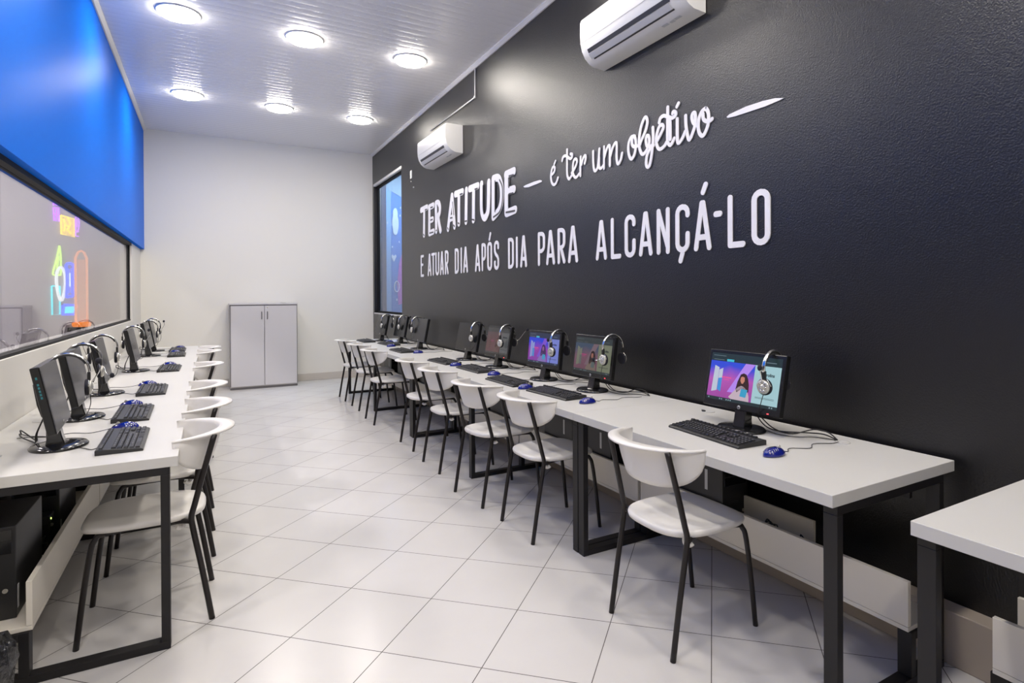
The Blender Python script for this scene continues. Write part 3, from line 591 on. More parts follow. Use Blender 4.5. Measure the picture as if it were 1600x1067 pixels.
# ---------------------------------------------------------------- monitors; the screen faces local -x
def text_mesh(txt, size, bold=0):
    cu = bpy.data.curves.new('t','FONT'); cu.body = txt; cu.size = size; cu.align_x = 'CENTER'; cu.align_y = 'CENTER'; cu.offset = bold; cu.extrude = .0002
    o = bpy.data.objects.new('t', cu); COL.objects.link(o); bpy.context.view_layer.update()
    me = bpy.data.meshes.new_from_object(o.evaluated_get(bpy.context.evaluated_depsgraph_get()))
    v = [tuple(p.co) for p in me.vertices]; f = [tuple(p.vertices) for p in me.polygons]
    bpy.data.objects.remove(o); bpy.data.meshes.remove(me); return v, f
SW, SH, SZ = .443, .272, .840   # outer size, bottom height above floor (desk .75)
def make_monitor(mode, ledc, tilt, label):
    t = thing('computer_monitor', label, 'monitor', group='black monitors on the desks')
    z0 = .0
    obj('base', MB().lathe([(.0,.0),(.118,.0),(.120,.006),(.112,.013),(.06,.017),(.0,.018)][1:], 48, (.0,0,0), .82, 1.0), M['glossblack'], t)
    n = MB(); n.prism([(-.035,.012),(.030,.012),(.026,.04),(.030,.20),(.014,.20),(-.012,.11),(-.024,.05)], lambda a,b,k: (a+.012,(-.032,.032)[k],b))
    obj('neck', n, M['glossblack'], t, .004)
    Mt = Matrix.Translation((-.018,0,SZ-.75)) @ Matrix.Rotation(math.radians(tilt),4,'Y')
    # housing: front bezel at x=0, y right/left, z up from 0
    h = MB(); W2 = SW/2
    h.box(0,.030,-W2,W2,0,SH)
    h.prism([(.030,.05),(.046,.07),(.050,.12),(.046,.20),(.030,.225)], lambda a,b,k: (a,(-.13,.13)[k],b))
    hs = obj('housing', h.xform(Mt), M['bezel'], t, .004)
    bt, bb = .018, .030
    sy, sz0, sz1 = W2-.017, bb, SH-bt
    F = lambda x: (lambda a,b,k: tuple(Mt @ Vector((-(x,x-.0004)[k]-.0006, a, b))))
    scr = MB(); scr.prism([(-sy,sz0),(sy,sz0),(sy,sz1),(-sy,sz1)], F(.0))
    if mode is None:
        obj('screen', scr, M['screen_off'], t)
    else:
        g = mode
        def E(name, c, k=1.0): return mat('screen_'+name, tuple(x*.05 for x in c), .25, emit=tuple(max(0,x) for x in c), es=g['s']*k)
        so = obj('screen', scr, E('dark', g['dark']), t)
        H = sz1-sz0; Wd = 2*sy
        # y = +sy is the viewer's left when the screen faces -x
        U = lambda u: sy-u*Wd
        V = lambda v: sz0+(1-v)*H
        def poly(name, pts, m, layer): 
            b = MB(); b.prism([(U(a),V(b_)) for a,b_ in pts], F(.0003*layer)); return obj(name, b, m, so)
        # gradient picture: blue at top to magenta at the bottom
        gm = mat('screen_picture', (0,0,0), .25); nt = gm.node_tree; tc = nd(gm,'ShaderNodeTexCoord'); sp = nd(gm,'ShaderNodeSeparateXYZ'); lk(gm,tc.outputs['Object'],sp.inputs[0])
        mr = nd(gm,'ShaderNodeMapRange'); mr.inputs[1].default_value = .125; mr.inputs[2].default_value = .30; lk(gm,sp.outputs[2],mr.inputs[0])
        ny = nd(gm,'ShaderNodeTexNoise'); ny.inputs['Scale'].default_value = 7; lk(gm,tc.outputs['Object'],ny.inputs['Vector'])
        ma = nd(gm,'ShaderNodeMath',operation='MULTIPLY_ADD'); lk(gm,ny.outputs['Fac'],ma.inputs[0]); ma.inputs[1].default_value = .5; lk(gm,mr.outputs[0],ma.inputs[2])
        mb_ = nd(gm,'ShaderNodeMath',operation='SUBTRACT'); lk(gm,ma.outputs[0],mb_.inputs[0]); mb_.inputs[1].default_value = .25
        cr = nd(gm,'ShaderNodeValToRGB'); lk(gm,mb_.outputs[0],cr.inputs[0]); el = cr.color_ramp.elements
        el[0].position = .0; el[0].color = (*g['low'],1); el[1].position = .85; el[1].color = (*g['high'],1)
        e_ = cr.color_ramp.elements.new(.48); e_.color = (*g['mid'],1)
        lk(gm,cr.outputs[0],bsdf(gm).inputs['Emission Color']); bsdf(gm).inputs['Emission Strength'].default_value = g['s']
        poly('picture', [(.0,.17),(.655,.17),(.655,.935),(0,.935)], gm, 1)
        pp = E('panel', g['panel'])
        poly('page', [(.655,.17),(1,.17),(1,.935),(.655,.935)], pp, 1)
        poly('light_streak', [(.52,.17),(.655,.17),(.40,.80),(.30,.80)], E('streak', g['streak']), 2)
        poly('tab', [(.24,.115),(.345,.115),(.345,.165),(.24,.165)], E('tab', g['tab']), 1)
        wh = E('white', g['white'])
        poly('folder', [(.07,.27),(.14,.31),(.14,.80),(.06,.84)], wh, 2)
        poly('folder', [(.145,.36),(.20,.31),(.20,.82),(.145,.78)], E('folder_blue', g['folder']), 2)
        poly('folder', [(.145,.36),(.20,.31),(.20,.52),(.145,.54)], wh, 3)
        # woman with long curly hair holding folders
        poly('hair', [(.47,.40),(.51,.37),(.55,.39),(.58,.48),(.60,.60),(.605,.74),(.56,.76),(.50,.70),(.44,.78),(.42,.72),(.435,.56)], E('hair', g['hair']), 3)
        poly('face', [(.478,.46),(.50,.44),(.53,.455),(.535,.53),(.515,.585),(.495,.585),(.475,.53)], E('face', g['face']), 4)
        poly('coat', [(.46,.66),(.50,.63),(.53,.65),(.58,.70),(.615,.82),(.625,.935),(.37,.935),(.33,.90),(.40,.76)], E('coat', g['coat']), 3)
        poly('book', [(.50,.69),(.59,.70),(.575,.86),(.49,.85)], E('book', g['book']), 4)
        for k_,(a,c_) in enumerate(((.655,.30),(.20,.50))): pass
        tx = mat('screen_text', (.002,.01,.02), .4)
        for s_, sz_, cu_, cv_ in (('Microlins', .020, .835, .345),):
            v,f = text_mesh(s_, sz_, .0006)
            b = MB(); b.add([tuple(Mt @ Vector((-.0020-p[2]*.5, U(cu_)-p[0], V(cv_)+p[1]))) for p in v], f); obj('page_title', b, tx, so)
        b = MB()
        for v_ in (.80,.82): 
            b.prism([(U(.70),V(v_)),(U(.95),V(v_)),(U(.95),V(v_+.006)),(U(.70),V(v_+.006))], F(.0006))
        obj('page_text', b, tx, so)
        b = MB()
        for q in (.03,.20,.23,.30,.33,.36,.90,.93): b.prism([(U(q),V(.955)),(U(q+.014),V(.955)),(U(q+.014),V(.98)),(U(q),V(.98))], F(.0006))
        obj('taskbar_icon', b, E('icon', g['icon']), so)
        b = MB()
        b.prism([(U(.20),V(.49)),(U(.34),V(.49)),(U(.34),V(.52)),(U(.20),V(.52))], F(.0012)); b.prism([(U(.22),V(.545)),(U(.31),V(.545)),(U(.31),V(.56)),(U(.22),V(.56))], F(.0012))
        obj('banner_text', b, E('banner', g['banner']), so)
        b = MB()
        b.prism([(U(.03),V(.05)),(U(.22),V(.05)),(U(.22),V(.06)),(U(.03),V(.06))], F(.0006)); b.prism([(U(.04),V(.135)),(U(.2),V(.135)),(U(.2),V(.145)),(U(.04),V(.145))], F(.0006)); b.prism([(U(.80),V(.09)),(U(.93),V(.09)),(U(.93),V(.105)),(U(.80),V(.105))], F(.0006))
        obj('menu_text', b, E('menu', g['icon'], .5), so)
    # emblem on the bezel: pale disc with two slanted lowercase letters
    b = MB().cyl((0,0,0), .0085, .0012, 24, 'x'); b.xform(Mt @ Matrix.Translation((-.0014,0,.014)))
    em = obj('emblem', b, M['grommet'], t)
    v,f = text_mesh('hp', .013, .0004)
    b = MB(); b.add([tuple(Mt @ Vector((-.0018-p[2], -p[0]-(p[1])*.25, .0135+p[1]))) for p in v], f); obj('emblem_letter', b, M['bezel'], em)
    lb = MB().box(-.0012,0,-W2+.055,-W2+.064,.008,.0115); lb.xform(Mt)
    if ledc: obj('power_light', lb, M[ledc], t)
    c = MB()
    for k_ in range(2):
        c.tube(smooth_pts([tuple(Mt@Vector((.045,-.02+.03*k_,.07))),(.075,-.03-.02*k_,.06),(.085,-.08-.04*k_,.014),(.105,-.15-.05*k_,.006),(.150,-.24-.03*k_,.012+.02*k_),(.168,-.31-.02*k_,.016+.012*k_),(.170,-.372,.003)],5), .0028, 6)
    c.tube(smooth_pts([(.06,-.09,.006),(.045,-.17,.005),(.07,-.24,.005),(.13,-.29,.005),(.165,-.365,.004)],5), .002, 6)
    obj('cable', c, M['cable'], t)
    return t
LIT = dict(s=1.0, dark=(.018,.032,.036), low=(.30,.06,.30), mid=(.42,.09,.42), high=(.035,.07,.62), panel=(.33,.52,.56), streak=(.40,.22,.75), tab=(.05,.45,.6), white=(.45,.50,.60), folder=(.05,.25,.6), hair=(.035,.015,.015), face=(.50,.20,.14), coat=(.48,.38,.44), book=(.04,.30,.50), icon=(.25,.35,.4), banner=(.65,.08,.30))
BLUE = dict(LIT, s=.8, dark=(.02,.03,.07), low=(.22,.04,.36), mid=(.30,.05,.42), high=(.02,.05,.70), panel=(.18,.22,.62), white=(.25,.30,.62), coat=(.22,.16,.45), face=(.25,.10,.25), hair=(.05,.02,.10), streak=(.20,.08,.60))
DIM = dict(LIT, s=.42, dark=(.05,.07,.07), low=(.26,.10,.16), mid=(.30,.14,.20), high=(.08,.13,.22), panel=(.30,.33,.22), white=(.28,.30,.22), folder=(.18,.22,.20), coat=(.30,.22,.18), streak=(.30,.20,.24), tab=(.08,.10,.10), book=(.15,.2,.2))
RED = dict(LIT, s=.28, dark=(.08,.08,.08), low=(.28,.09,.12), mid=(.26,.10,.12), high=(.20,.10,.12), panel=(.22,.23,.24), white=(.25,.12,.12), folder=(.22,.1,.1), coat=(.28,.14,.13), streak=(.28,.12,.14), hair=(.1,.04,.04), tab=(.1,.08,.08), book=(.2,.1,.1))
MZ = .75
rm = [(2.095,1.905,1.2,12,LIT,'led_red','black monitor nearest the camera in the right row, brightly lit with a woman on screen'),
 (2.130,3.190,1.0,8,DIM,'led_red','second nearest monitor of the right row, dim olive picture on screen'),
 (2.108,3.800,3.5,6,BLUE,None,'third nearest monitor of the right row, deep blue and purple picture'),
 (2.125,4.665,2.0,10,RED,'led_red','fourth nearest monitor of the right row, faint reddish picture'),
 (2.135,5.390,4.5,11,None,None,'fifth nearest monitor of the right row, dark screen'),
 (2.098,6.790,1.5,12,None,None,'sixth nearest monitor of the right row, dark screen, left of a gap'),
 (2.135,7.740,2.0,8,None,None,'second farthest monitor of the right row, dark screen, below the window'),
 (2.027,8.300,3.0,12,None,None,'farthest monitor of the right row, by the window corner')]
off = None
for x,y,yaw,tl,md,led,l in rm:
    if md is None and off is not None: o = dup(off,(x,y,MZ),math.radians(yaw),l)
    else:
        o = make_monitor(md,led,tl,l); o.location = (x,y,MZ); o.rotation_euler = (0,0,math.radians(yaw))
        if md is None: off = o
lm = [(-.540,3.195,3.5,'black monitor nearest the camera in the left row, seen from its side'),(-.567,3.885,1,'second nearest monitor of the left row'),
 (-.572,4.77,2,'third nearest monitor of the left row, with a gap behind it'),(-.532,6.09,0,'fourth nearest monitor of the left row, standing apart'),
 (-.540,7.575,-1,'second farthest monitor of the left row'),(-.542,8.24,0,'farthest monitor of the left row')]
for x,y,yaw,l in lm:
    o = dup(off,(x,y,MZ),PI+math.radians(yaw),l)
    if l.endswith('side'):
        Mt = Matrix.Translation((-.018,0,SZ-.75)) @ Matrix.Rotation(math.radians(12),4,'Y')
        st = MB()
        for z_ in (.225,.200,.187,.174,.161,.148): st.box(.010,.016,SW/2-.0002,SW/2+.0008,z_,z_+(.010 if z_ > .2 else .009))
        obj('side_label', st.xform(Mt), M['led_cyan'], o)

# ---------------------------------------------------------------- keyboards, mice
def make_keyboard(label):
    # long side along y, keys rise towards +x (the wall)
    t = thing('keyboard', label, 'keyboard', group='black keyboards on the desks')
    b = MB(); b.prism([(-.078,0),(.078,0),(.078,.020),(.066,.023),(-.070,.012),(-.078,.008)], lambda a,z,k: (a,(-.228,.228)[k],z))
    obj('body', b, M['plasticblack'], t, .002)
    k_ = MB(); kn = MB(); lg = MB()
    def key(x,y,dx,dy,leg=True):
        q_ = kn if y < -.14 else k_
        z = .0125+(x+.07)*.081
        q_.prism([(x-dx/2,y-dy/2),(x+dx/2,y-dy/2),(x+dx/2,y+dy/2),(x-dx/2,y+dy/2)], lambda a,b_,q: (a*1.0+(0 if q==0 else (x-a)*.18), b_+(0 if q==0 else (y-b_)*.18), z+(0,.0065)[q]))
        if leg: lg.box(x-.0022,x+.0022,y-.002,y+.002,z+.0064,z+.0068)
    p = .0188
    for r in range(5):
        x = -.058+r*.0195; yy = .218
        n = 15 if r else 0
        if r == 0:
            for wd in (1.25,1.25,1.25): key(x, yy-wd*p/2, .016, wd*p-.003, False); yy -= wd*p
            key(x, yy-3*p, .016, 6*p-.003, False); yy -= 6*p
            for wd in (1.25,1.25,1.25,1.5): key(x, yy-wd*p/2, .016, wd*p-.003, False); yy -= wd*p
        else:
            first = (0,2.25,1.75,1.5,1.0)[r]; key(x, yy-first*p/2, .016, first*p-.003, False); yy -= first*p
            while yy > -.062+.4*p: key(x, yy-p/2, .016, p-.003); yy -= p
        for c in range(3):
            if r in (0,3,4) or (r==1 and c==1): key(x, -.086-c*p, .016, p-.003)
        for c in range(4):
            key(x, -.152-c*p, .016, p-.003)
    for c in range(16): key(.058-.0+.002, .215-c*.0265, .012, .020)
    obj('keys', k_, M['key'], t); obj('number_pad', kn, M['key'], t); obj('key_legends', lg, M['keytop'], t)
    c = MB().tube(smooth_pts([(.078,.10,.008),(.10,.11,.004),(.13,.06,.003),(.17,.02,.003),(.23,-.02,.003)],5), .0018, 6)
    obj('cord', c, M['cable'], t)
    return t
kb = make_keyboard('')
D2 = math.radians
rk = [(1.905,1.885,-3.8,'keyboard nearest the camera in the right row, before the brightly lit monitor'),(1.85,3.19,3.4,'second nearest keyboard of the right row, before the dim olive screen'),
 (1.825,3.815,.8,'third nearest keyboard of the right row, before the blue screen'),(1.895,4.60,1.0,'fourth nearest keyboard of the right row'),(1.87,5.29,2.8,'fifth nearest keyboard of the right row'),
 (1.84,6.60,1.0,'sixth nearest keyboard of the right row'),(1.96,7.62,3.0,'second farthest keyboard of the right row'),(1.826,8.30,.5,'farthest keyboard of the right row')]
for i,(x,y,a,l) in enumerate(rk): place(i==0, kb, (x,y,MZ), D2(a), 'black '+l)
lk_ = [(-.316,3.155,1.2,'keyboard nearest the camera in the left row'),(-.346,3.86,1,'second nearest keyboard of the left row'),(-.325,4.76,1,'third nearest keyboard of the left row'),
 (-.296,6.11,-.5,'fourth nearest keyboard of the left row'),(-.300,7.52,.5,'second farthest keyboard of the left row'),(-.318,8.20,0,'farthest keyboard of the left row')]
for x,y,a,l in lk_: dup(kb, (x,y,MZ), PI+D2(a), 'black '+l)
def make_mouse(label):
    # front (wheel) towards +x
    t = thing('computer_mouse', label, 'mouse', group='blue mice on the desks')
    def shell(f0, f1, k, z0, ph0=0):
        R = []; n = 24
        for i in range(9):
            ph = PI/2*i/8; 
            R.append([( (.056*math.cos(ph)*k)*math.cos(2*PI*j/n)*(1.0), (.032*math.cos(ph)*k)*math.sin(2*PI*j/n)*(1-.12*math.cos(2*PI*j/n)**2), z0+(.032*k)*math.sin(ph)*(1-.18*math.cos(2*PI*j/n)*math.cos(ph))) for j in range(n)])
        return MB().rings(R[:-1], True, True, True)
    obj('body', shell(0,1,1.0,.002), M['mouse_blue'], t)
    zs = lambda x,y: .002+.032*math.sqrt(max(0,1-(x/.056)**2-(y/.0325)**2))*(1-.18*x/.056*math.sqrt(max(0,1-(x/.056)**2)))
    b = MB(); n = 14; R = []
    for i in range(n+1):
        x = -.050+.100*i/n; w_ = .013*math.sqrt(max(.05,1-(x/.057)**2))
        R.append([(x,-w_,zs(x,w_)-.001),(x,0,zs(x,0)+.0012),(x,w_,zs(x,w_)-.001),(x,0,zs(x,0)-.006)])
    obj('top_strip', b.rings(R), M['glossblack'], t)
    obj('scroll_wheel', MB().cyl((.026,-.004,.030), .0075, .008, 16, 'y'), M['silver'], t)
    g = MB()
    for k_ in range(5):
        x = -.042+.010*k_
        for s_ in (-1,1): g.tube([(x,s_*.016,zs(x,.016)+.0004),(x-.001,s_*.020,zs(x,.020)+.0004),(x-.003,s_*.024,zs(x,.024)+.0004)] if x > -.035 else [(x,s_*.012,zs(x,.012)+.0004),(x-.001,s_*.015,zs(x,.015)+.0004),(x-.002,s_*.018,zs(x,.018)+.0004)], .0012, 6)
    obj('grip_line', g, M['silver'], t)
    c = MB().tube(smooth_pts([(.052,0,.010),(.08,0,.004),(.13,.03,.003),(.20,-.012,.003),(.27,.025,.003),(.34,-.01,.003),(.385,-.012,.003)],5), .0016, 6)
    obj('cord', c, M['cable'], t)
    return t
ms = make_mouse('')
rmz = [(1.865,1.530,'blue mouse nearest the camera in the right row'),(1.862,2.838,'second nearest blue mouse of the right row'),(1.80,3.495,'third nearest blue mouse of the right row'),(1.90,4.225,'fourth nearest blue mouse of the right row'),
 (1.865,4.965,'fifth nearest blue mouse of the right row'),(1.935,6.29,'sixth nearest blue mouse of the right row'),(1.905,7.28,'second farthest blue mouse of the right row'),(2.05,7.93,'farthest blue mouse of the right row, beside the monitors')]
for i,(x,y,l) in enumerate(rmz): place(i==0, ms, (x,y,MZ), 0, l)
for x,y,l in [(-.345,3.455,'blue mouse nearest the camera in the left row, behind its keyboard'),(-.385,4.165,'second nearest blue mouse of the left row'),(-.375,5.06,'third nearest blue mouse of the left row'),(-.315,6.42,'fourth nearest blue mouse of the left row'),(-.335,7.83,'second farthest blue mouse of the left row'),(-.31,8.50,'farthest blue mouse of the left row')]:
    dup(ms, (x,y,MZ), PI, l)

# ---------------------------------------------------------------- headsets, hung over the monitors
def make_headset(label):
    # hoop in the local xz plane, top of the inside of the band at z=0; front cup at -x
    t = thing('headset', label, 'headset', group='headsets hung on the monitors')
    P = []
    for i in range(17):
        a = math.radians(-12+204*i/16); P.append((.078*math.cos(a), 0, -.072+.082*math.sin(a)))
    obj('headband', MB().tube(P, .0055, 8, flat=1.7), M['chrome'], t)
    obj('band_pad', MB().tube([(p[0]*.93,0,(p[2]+.072)*.93-.072) for p in P[3:14]], .005, 8, flat=2.0), M['plasticblack'], t)
    for s_ in (-1,1):
        x = .076*s_
        e = MB().box(x-.006,x+.006,-.011,.011,-.115,-.075)
        obj('slider', e, M['plasticblack'], t, .003)
        e = MB(); R3 = Matrix.Rotation(PI/2*s_,3,'Y')
        e.lathe([(.034,.0),(.037,.004),(.037,.012),(.030,.016)], 28, (x-.014*s_,0,-.145), M=R3)
        cup = obj('ear_cup', e, M['foam'], t)
        e = MB(); e.lathe([(.031,.0),(.0315,.005),(.026,.011),(.018,.012),(.0165,.009),(.012,.009),(.010,.014),(.003,.015)], 28, (x+.001*s_,0,-.145), M=R3)
        obj('silver_cap', e, M['silver'], cup)
        sp = MB()
        for q in range(6):
            a = PI*q/3; sp.tube([(x+.012*s_,.010*math.cos(a),-.145+.010*math.sin(a)),(x+.013*s_,.018*math.cos(a),-.145+.018*math.sin(a)),(x+.007*s_,.029*math.cos(a),-.145+.029*math.sin(a))], .0022, 6)
        obj('cap_spoke', sp, M['chrome'], cup)
        e = MB().tube([(x,.0,-.105),(x,.020,-.115),(x,.036,-.140)], .0022, 6); e.tube([(x,.0,-.105),(x,-.020,-.115),(x,-.036,-.140)], .0022, 6)
        obj('yoke', e, M['chrome'], t)
    obj('cable', MB().tube(smooth_pts([(-.080,0,-.178),(-.082,.012,-.22),(-.070,.030,-.26),(-.05,.05,-.275)],5), .0017, 6), M['cable'], t)
    return t
def boom(hs, pts, mic):
    o = obj('microphone_boom', MB().tube(smooth_pts(pts,5), .0026, 6), M['chrome'], hs)
    e = MB().lathe([(.004,-.013),(.009,-.009),(.011,0),(.009,.009),(.004,.013)], 16, mic)
    obj('microphone', e, M['foam'], o)
def hang(m, tl, off_y, yaw, label, pts=None, mic=None, dz=0, fx=0):
    # m: (x,y,yaw deg, side) monitor pose; top edge centre in local coordinates, headband hooked over it
    x,y,ma,side = m
    top = Vector((-.018+.014-fx+SH*math.sin(D2(tl)), off_y, SZ+SH*math.cos(D2(tl))+.006+dz))
    Rz = Matrix.Rotation((0 if side>0 else PI)+D2(ma),4,'Z')
    p = Matrix.Translation((x,y,0)) @ Rz @ top
    h_ = hs0 if hs0.get('fresh') else None
    hs = make_headset(label)
    hs.location = p; hs.rotation_euler = (0,0,(0 if side>0 else PI)+D2(ma)+yaw)
    if pts: boom(hs, pts, mic)
    return hs
hs0 = {}
up = ([(.080,0,-.14),(.10,.03,-.10),(.115,.07,-.05),(.11,.09,-.03)], (.11,.092,-.022))
fr = ([(-.082,0,-.13),(-.095,.035,-.15),(-.10,.06,-.15)], (-.10,.068,-.148))
frup = ([(-.088,0,-.12),(-.10,.0,-.08),(-.098,.004,-.05)], (-.098,.005,-.060))
side = ([(.080,0,-.14),(.10,-.03,-.12),(.12,-.08,-.06),(.12,-.11,-.04)], (.12,-.12,-.035))
hr = [(0,-.14,.10,frup,'silver headset on the brightly lit nearest monitor'),(1,-.18,.0,fr,'silver headset on the dim olive second monitor of the right row'),(2,-.17,.1,frup,'silver headset on the blue third monitor of the right row'),
 (3,-.115,.15,side,'silver headset on the reddish fourth monitor of the right row'),(4,-.14,.1,up,'silver headset on the dark fifth monitor of the right row'),(5,.19,.0,up,'silver headset on the sixth monitor of the right row, at its left edge'),
 (6,-.04,.0,up,'silver headset on the second farthest monitor of the right row'),(7,-.12,.0,up,'silver headset on the farthest monitor of the right row')]
for i,oy,yw,bm_,l in hr:
    x,y,ya,tl = rm[i][:4]; tl = tl if rm[i][4] else 12
    hang((x,y,ya,1), tl, oy, yw, l, *bm_)
A1 = ([(-.088,0,-.12),(-.115,.01,-.07),(-.11,.005,-.035)],(-.11,.005,-.028))
A2 = ([(-.088,0,-.12),(-.105,.03,-.16),(-.125,.05,-.165)],(-.13,.055,-.165))
A3 = ([(.082,0,-.13),(.10,.02,-.07),(.10,.02,-.05)],(.10,.02,-.045))
hl = [(0,.06,A1,'headset on the nearest monitor of the left row'),(1,.035,A2,'headset on the second monitor of the left row'),(2,.02,A3,'headset on the third monitor of the left row'),
 (3,.02,A1,'headset on the fourth monitor of the left row'),(4,.03,A3,'headset on the second farthest monitor of the left row'),(5,.02,A1,'headset on the farthest monitor of the left row')]
for i,fx,bm_,l in hl:
    x,y,ya = lm[i][:3]; hang((x,y,ya,-1), 12, -.195, 0, 'silver and black '+l, *bm_, fx=fx)

# ---------------------------------------------------------------- computer towers on the shelves
def make_tower(label):
    # front faces local -y; origin at the front centre of the bottom
    t = thing('computer_tower', label, 'computer tower', group='black computer towers under the desks')
    obj('case', MB().box(-.085,.085,.012,.39,0,.335), mat('tower_case',(.026,.025,.028),.42), t, .003)
    obj('front_panel', MB().box(-.0855,.0855,0,.014,0,.336), M['plasticblack'], t, .003)
    obj('drive_bay', MB().box(-.074,.074,-.003,0,.285,.325), M['glossblack'], t, .001)
    obj('drive_bay', MB().box(-.074,.074,-.003,0,.238,.278), M['glossblack'], t, .001)
    obj('power_button', MB().cyl((.055,-.003,.105), .008, .004, 20, 'y'), M['silver'], t)
    obj('port', MB().box(-.03,.02,-.002,0,.15,.16), M['ac_dark'], t)
    obj('sticker', MB().box(.0848,.0862,.016,.034,.03,.115), M['sticker'], t)
    obj('sticker', MB().box(-.0862,-.0848,.10,.118,.20,.30), M['sticker'], t)
    obj('side_vent', MB().box(-.0858,-.0848,.2,.32,.05,.15), M['ac_dark'], t)
    return t
tw = make_tower('')
tys = [(2.03,'nearest'),(2.95,'second nearest'),(3.40,'third nearest'),(4.38,'fourth nearest'),(5.05,'fifth nearest'),(6.35,'sixth nearest'),(7.35,'second farthest'),(8.05,'farthest')]
for i,(y,n_) in enumerate(tys): place(i==0, tw, (2.19,y,.2065), 0, 'black computer tower on the shelf under the right row, %s' % n_)
for y,n_ in ((2.87,'nearest, beside the open desk end'),(3.60,'second nearest'),(4.55,'third nearest'),(5.90,'fourth nearest'),(7.40,'second farthest'),(8.05,'farthest')):
    dup(tw, (-.694,y,.2065), 0, 'black computer tower on the shelf under the left row, %s' % n_)
# cable tangles and adapters on the shelves
def tangle(loc, label, n=6, sz=.10, seed=1):
    rnd = random.Random(seed); b = MB()
    for i in range(n):
        P = [(rnd.uniform(-.02,.02),rnd.uniform(-sz,sz),.004)]
        for j in range(4): P.append((rnd.uniform(-.05,.05),rnd.uniform(-sz,sz),rnd.uniform(.01,.11)))
        P.append((rnd.uniform(-.05,.05),rnd.uniform(-sz,sz),.004))
        b.tube(smooth_pts(P,6), .0035, 6)
    o = obj('cable_tangle', b, M['cable']); o.location = loc; tag(o, label, 'cables', 'cable tangles on the shelves')
tangle((2.20,1.60,.2065),'tangle of black cables on the shelf under the nearest right desk',9,.10,3)
tangle((2.20,1.86,.2065),'loose black cables beside the nearest tower of the right row',4,.06,5)
tangle((-.66,3.42,.2065),'black cables behind the nearest tower of the left row',7,.06,8)
tangle((2.20,3.90,.2065),'black cables under the third desk of the right row',5,.06,9)
o = thing('power_adapter','small black power adapter with a green light behind the nearest left tower','adapter',(-.655,3.49,.2065))
obj('body', MB().box(-.03,.03,0,.09,.14,.175), M['plasticblack'], o, .003); obj('bracket', MB().box(-.02,.02,.02,.07,0,.14), M['frame'], o)
obj('light', MB().cyl((.03,.02,.16), .004, .002, 10, 'x'), M['led_green'], o)

o = thing('pen_cap','small black plastic cap lying on the nearest right desk, behind its keyboard','small item',(2.245,2.30,.75))
obj('cap', MB().tube([(0,-.012,.005),(0,.010,.005)], .005, 10), M['plasticblack'], o); obj('clip', MB().box(-.001,.001,-.010,.014,.009,.0105), M['plasticblack'], o)
b = MB(); R = []; rnd = random.Random(11)
for rr,z in ((.085,.0),(.08,.012),(.055,.022),(.02,.026)):
    R.append([(rr*(1+rnd.uniform(-.15,.15))*.8*math.cos(2*PI*j/18),rr*(1+rnd.uniform(-.15,.15))*1.3*math.sin(2*PI*j/18),max(0,z+rnd.uniform(-.004,.006))) for j in range(18)])
o = thing('crumpled_wrapper','crumpled white and blue wrapper between the two farthest right monitors','wrapper',(2.15,8.02,.751))
obj('sheet', b.rings(R), mat('wrapper_white',(.62,.66,.80),.3), o)
obj('blue_print', MB().prism([(.0,-.10),(.03,-.09),(.04,-.02),(.01,-.03)], lambda a,b_,k: (a,b_,(.024,.0262)[k])), M['mouse_blue'], o)

# ---------------------------------------------------------------- storage cabinet against the far wall
t = thing('storage_cabinet','grey two-door storage cabinet against the far wall','cabinet',(.251,9.895,0))
W_, D_, H_ = .905, .47, 1.27
obj('body', MB().box(0,.018,0,D_,.03,H_-.02).box(W_-.018,W_,0,D_,.03,H_-.02).box(.018,W_-.018,D_-.01,D_,.03,H_-.02).box(.018,W_-.018,.003,D_-.01,.03,.05), M['cab_side'], t)
obj('top_panel', MB().box(-.004,W_+.004,-.02,D_,H_-.02,H_), M['cab'], t, .001)
obj('plinth', MB().box(.002,W_-.002,.004,D_,0,.03), M['cab_edge'], t)
for k in range(2):
    x0 = .012+k*(W_/2-.008); x1 = x0+W_/2-.014
    d = obj('door', MB().box(x0,x1,-.018,0,.045,H_-.035), M['cab'], t, .001)
    hx = x1-.035 if k==0 else x0+.035
    h_ = MB().tube(smooth_pts([(hx,-.018,H_-.235),(hx,-.040,H_-.225),(hx,-.042,H_-.18),(hx,-.040,H_-.135),(hx,-.018,H_-.125)],4), .005, 8)
    obj('handle', h_, M['plasticblack'], d)
    if k==1: obj('lock', MB().cyl((hx,-.022,H_-.06), .009, .006, 16, 'y'), M['chrome'], d)
b = MB().box(0,.012,-.004,-.0005,.045,H_-.03).box(W_-.012,W_,-.004,-.0005,.045,H_-.03).box(0,W_,-.004,-.0005,H_-.035,H_-.02)
obj('edge_strip', b, M['cab_edge'], t)
o = thing('paper_scrap','small crumpled white paper on top of the grey cabinet','paper',(.251+.72,10.0,1.27))
obj('sheet', MB().lathe([(.02,0),(.045,.004),(.04,.010),(.02,.014)],9), M['desk'], o)

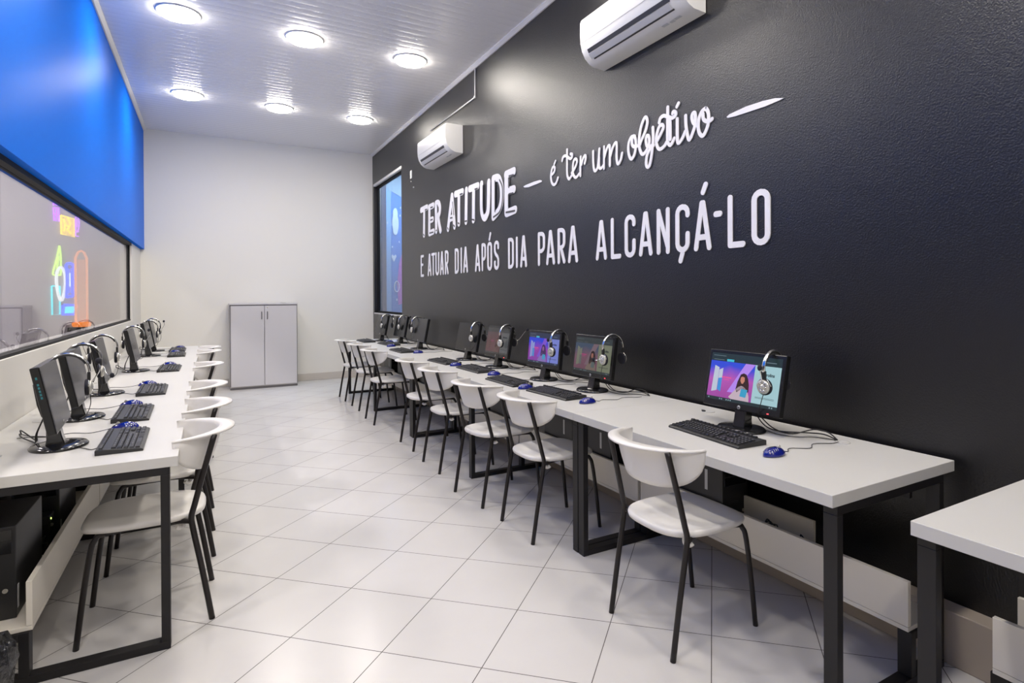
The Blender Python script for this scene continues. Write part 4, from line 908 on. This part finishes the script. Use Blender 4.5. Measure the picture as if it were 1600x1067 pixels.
# ---------------------------------------------------------------- air conditioners
def make_ac(label):
    # against the wall: local x=0 is the wall, -x into the room; y from 0 (near) to 1
    t = thing('air_conditioner', label, 'air conditioner', group='white wall air conditioners')
    prof = [(0,.0),(-.09,.004),(-.13,.020),(-.165,.050),(-.19,.095),(-.203,.15),(-.207,.21),(-.205,.29),(-.198,.308),(-.18,.315),(0,.315)]
    b = MB(); n = len(prof); vs=[]; L=1.0
    for y in (0,.012,L-.012,L):
        k = .985 if y in (0,L) else 1.0
        vs.append([(a*k, y, .157+(z-.157)*k) for a,z in prof])
    b.rings(vs, True, True, True); bd = obj('body', b, M['ac'], t)
    e = bd.modifiers.new('edge','EDGE_SPLIT'); e.split_angle = .6
    def strip(p0, p1, y0, y1, out, th=.003):
        (a0,z0),(a1,z1) = p0,p1; d = Vector((z1-z0,0,-(a1-a0))); d = Vector((-(abs(z1-z0)),0,-(abs(a1-a0)))).normalized()
        q = MB(); P = [Vector((a0,y0,z0)),Vector((a1,y0,z1)),Vector((a1,y1,z1)),Vector((a0,y1,z0))]
        q.add([p+d*out for p in P]+[p+d*(out+th) for p in P], [(0,1,2,3),(7,6,5,4),(0,4,5,1),(1,5,6,2),(2,6,7,3),(3,7,4,0)]); return q
    obj('air_slot', strip((-.188,.090),(-.176,.066),.10,.93,.001,.002), M['ac_dark'], t)
    obj('louver', strip((-.175,.063),(-.148,.034),.11,.93,.004,.004), M['ac_grey'], t, .001)
    obj('lower_slot', strip((-.147,.033),(-.140,.027),.10,.91,.001,.003), M['ac_dark'], t)
    obj('panel_seam', strip((-.2035,.148),(-.203,.1455),.0,1.0,.0004,.001), M['ac_grey'], t)
    q = MB()
    for y,wd,s_ in ((.10,.05,.0),(.16,.035,.012),(.21,.05,.004)): q = q.box(-.105+s_*.5,-.085+s_*.5,y,y+wd,.0015,.0032)
    obj('warning_label', q, M['sticker'], t)
    obj('wall_plate', MB().box(-.0,.0,.0,.0,0,0) if False else MB().box(-.006,0,.04,.96,.01,.30), M['ac_grey'], t)
    return t
ac = make_ac('white wall air conditioner nearest the camera, high above the lettering'); ac.location = (XR-.004,2.44,2.962)
dup(ac, (XR-.004,6.165,2.945), 0, 'farther white wall air conditioner, above the words TER ATITUDE')
o = thing('cable_conduit','thin white conduit from the ceiling to the farther air conditioner','conduit',(0,0,0))
obj('pipe', MB().tube([(XR-.010,5.795,ZC-.03),(XR-.010,5.795,3.468),(XR-.010,5.81,3.458),(XR-.010,7.25,3.458)], .007, 8), M['trim_white'], o)
obj('elbow', MB().box(XR-.020,XR-.002,5.783,5.81,3.447,3.474), M['trim_white'], o, .003)
o = thing('wall_socket','small white socket plate on the black wall beside the window','socket',(XR,8.11,3.06))
obj('plate', MB().box(-.012,0,-.035,.035,-.06,.05), M['socket'], o, .003); obj('screw', MB().cyl((-.014,0,-.10),.008,.013,10,'x').cyl((-.014,-.12,-.2),.008,.013,10,'x'), M['socket'], o)

# wall socket with a plug by the near right desk
o = thing('wall_outlet_box','white outlet box with a black socket under the corner desk','socket',(XR-.082,.80,.335))
obj('plate', MB().box(-.02,0,-.06,.06,-.0,.09), M['socket'], o, .003); obj('socket_face', MB().box(-.024,-.019,-.04,.03,.015,.07), M['plasticblack'], o, .003)

# ---------------------------------------------------------------- bin with a black bag at the near left
t = thing('waste_bin','waste bin lined with a crinkled black bag, at the near end of the left desk','bin',(-.66,2.42,0))
obj('bucket', MB().lathe([(.10,.0),(.105,.01),(.125,.26),(.12,.26)],28), M['plasticblack'], t)
b = MB(); R = []; n = 36; rnd = random.Random(4)
for rr,z in ((.126,.12),(.134,.17),(.140,.22),(.144,.27),(.138,.31),(.118,.325),(.105,.30),(.09,.20)):
    R.append([((rr+rnd.uniform(-.007,.007))*math.cos(2*PI*j/n),(rr+rnd.uniform(-.007,.007))*math.sin(2*PI*j/n),z+rnd.uniform(-.012,.012)) for j in range(n)])
obj('bag', b.rings(R), M['bag'], t)
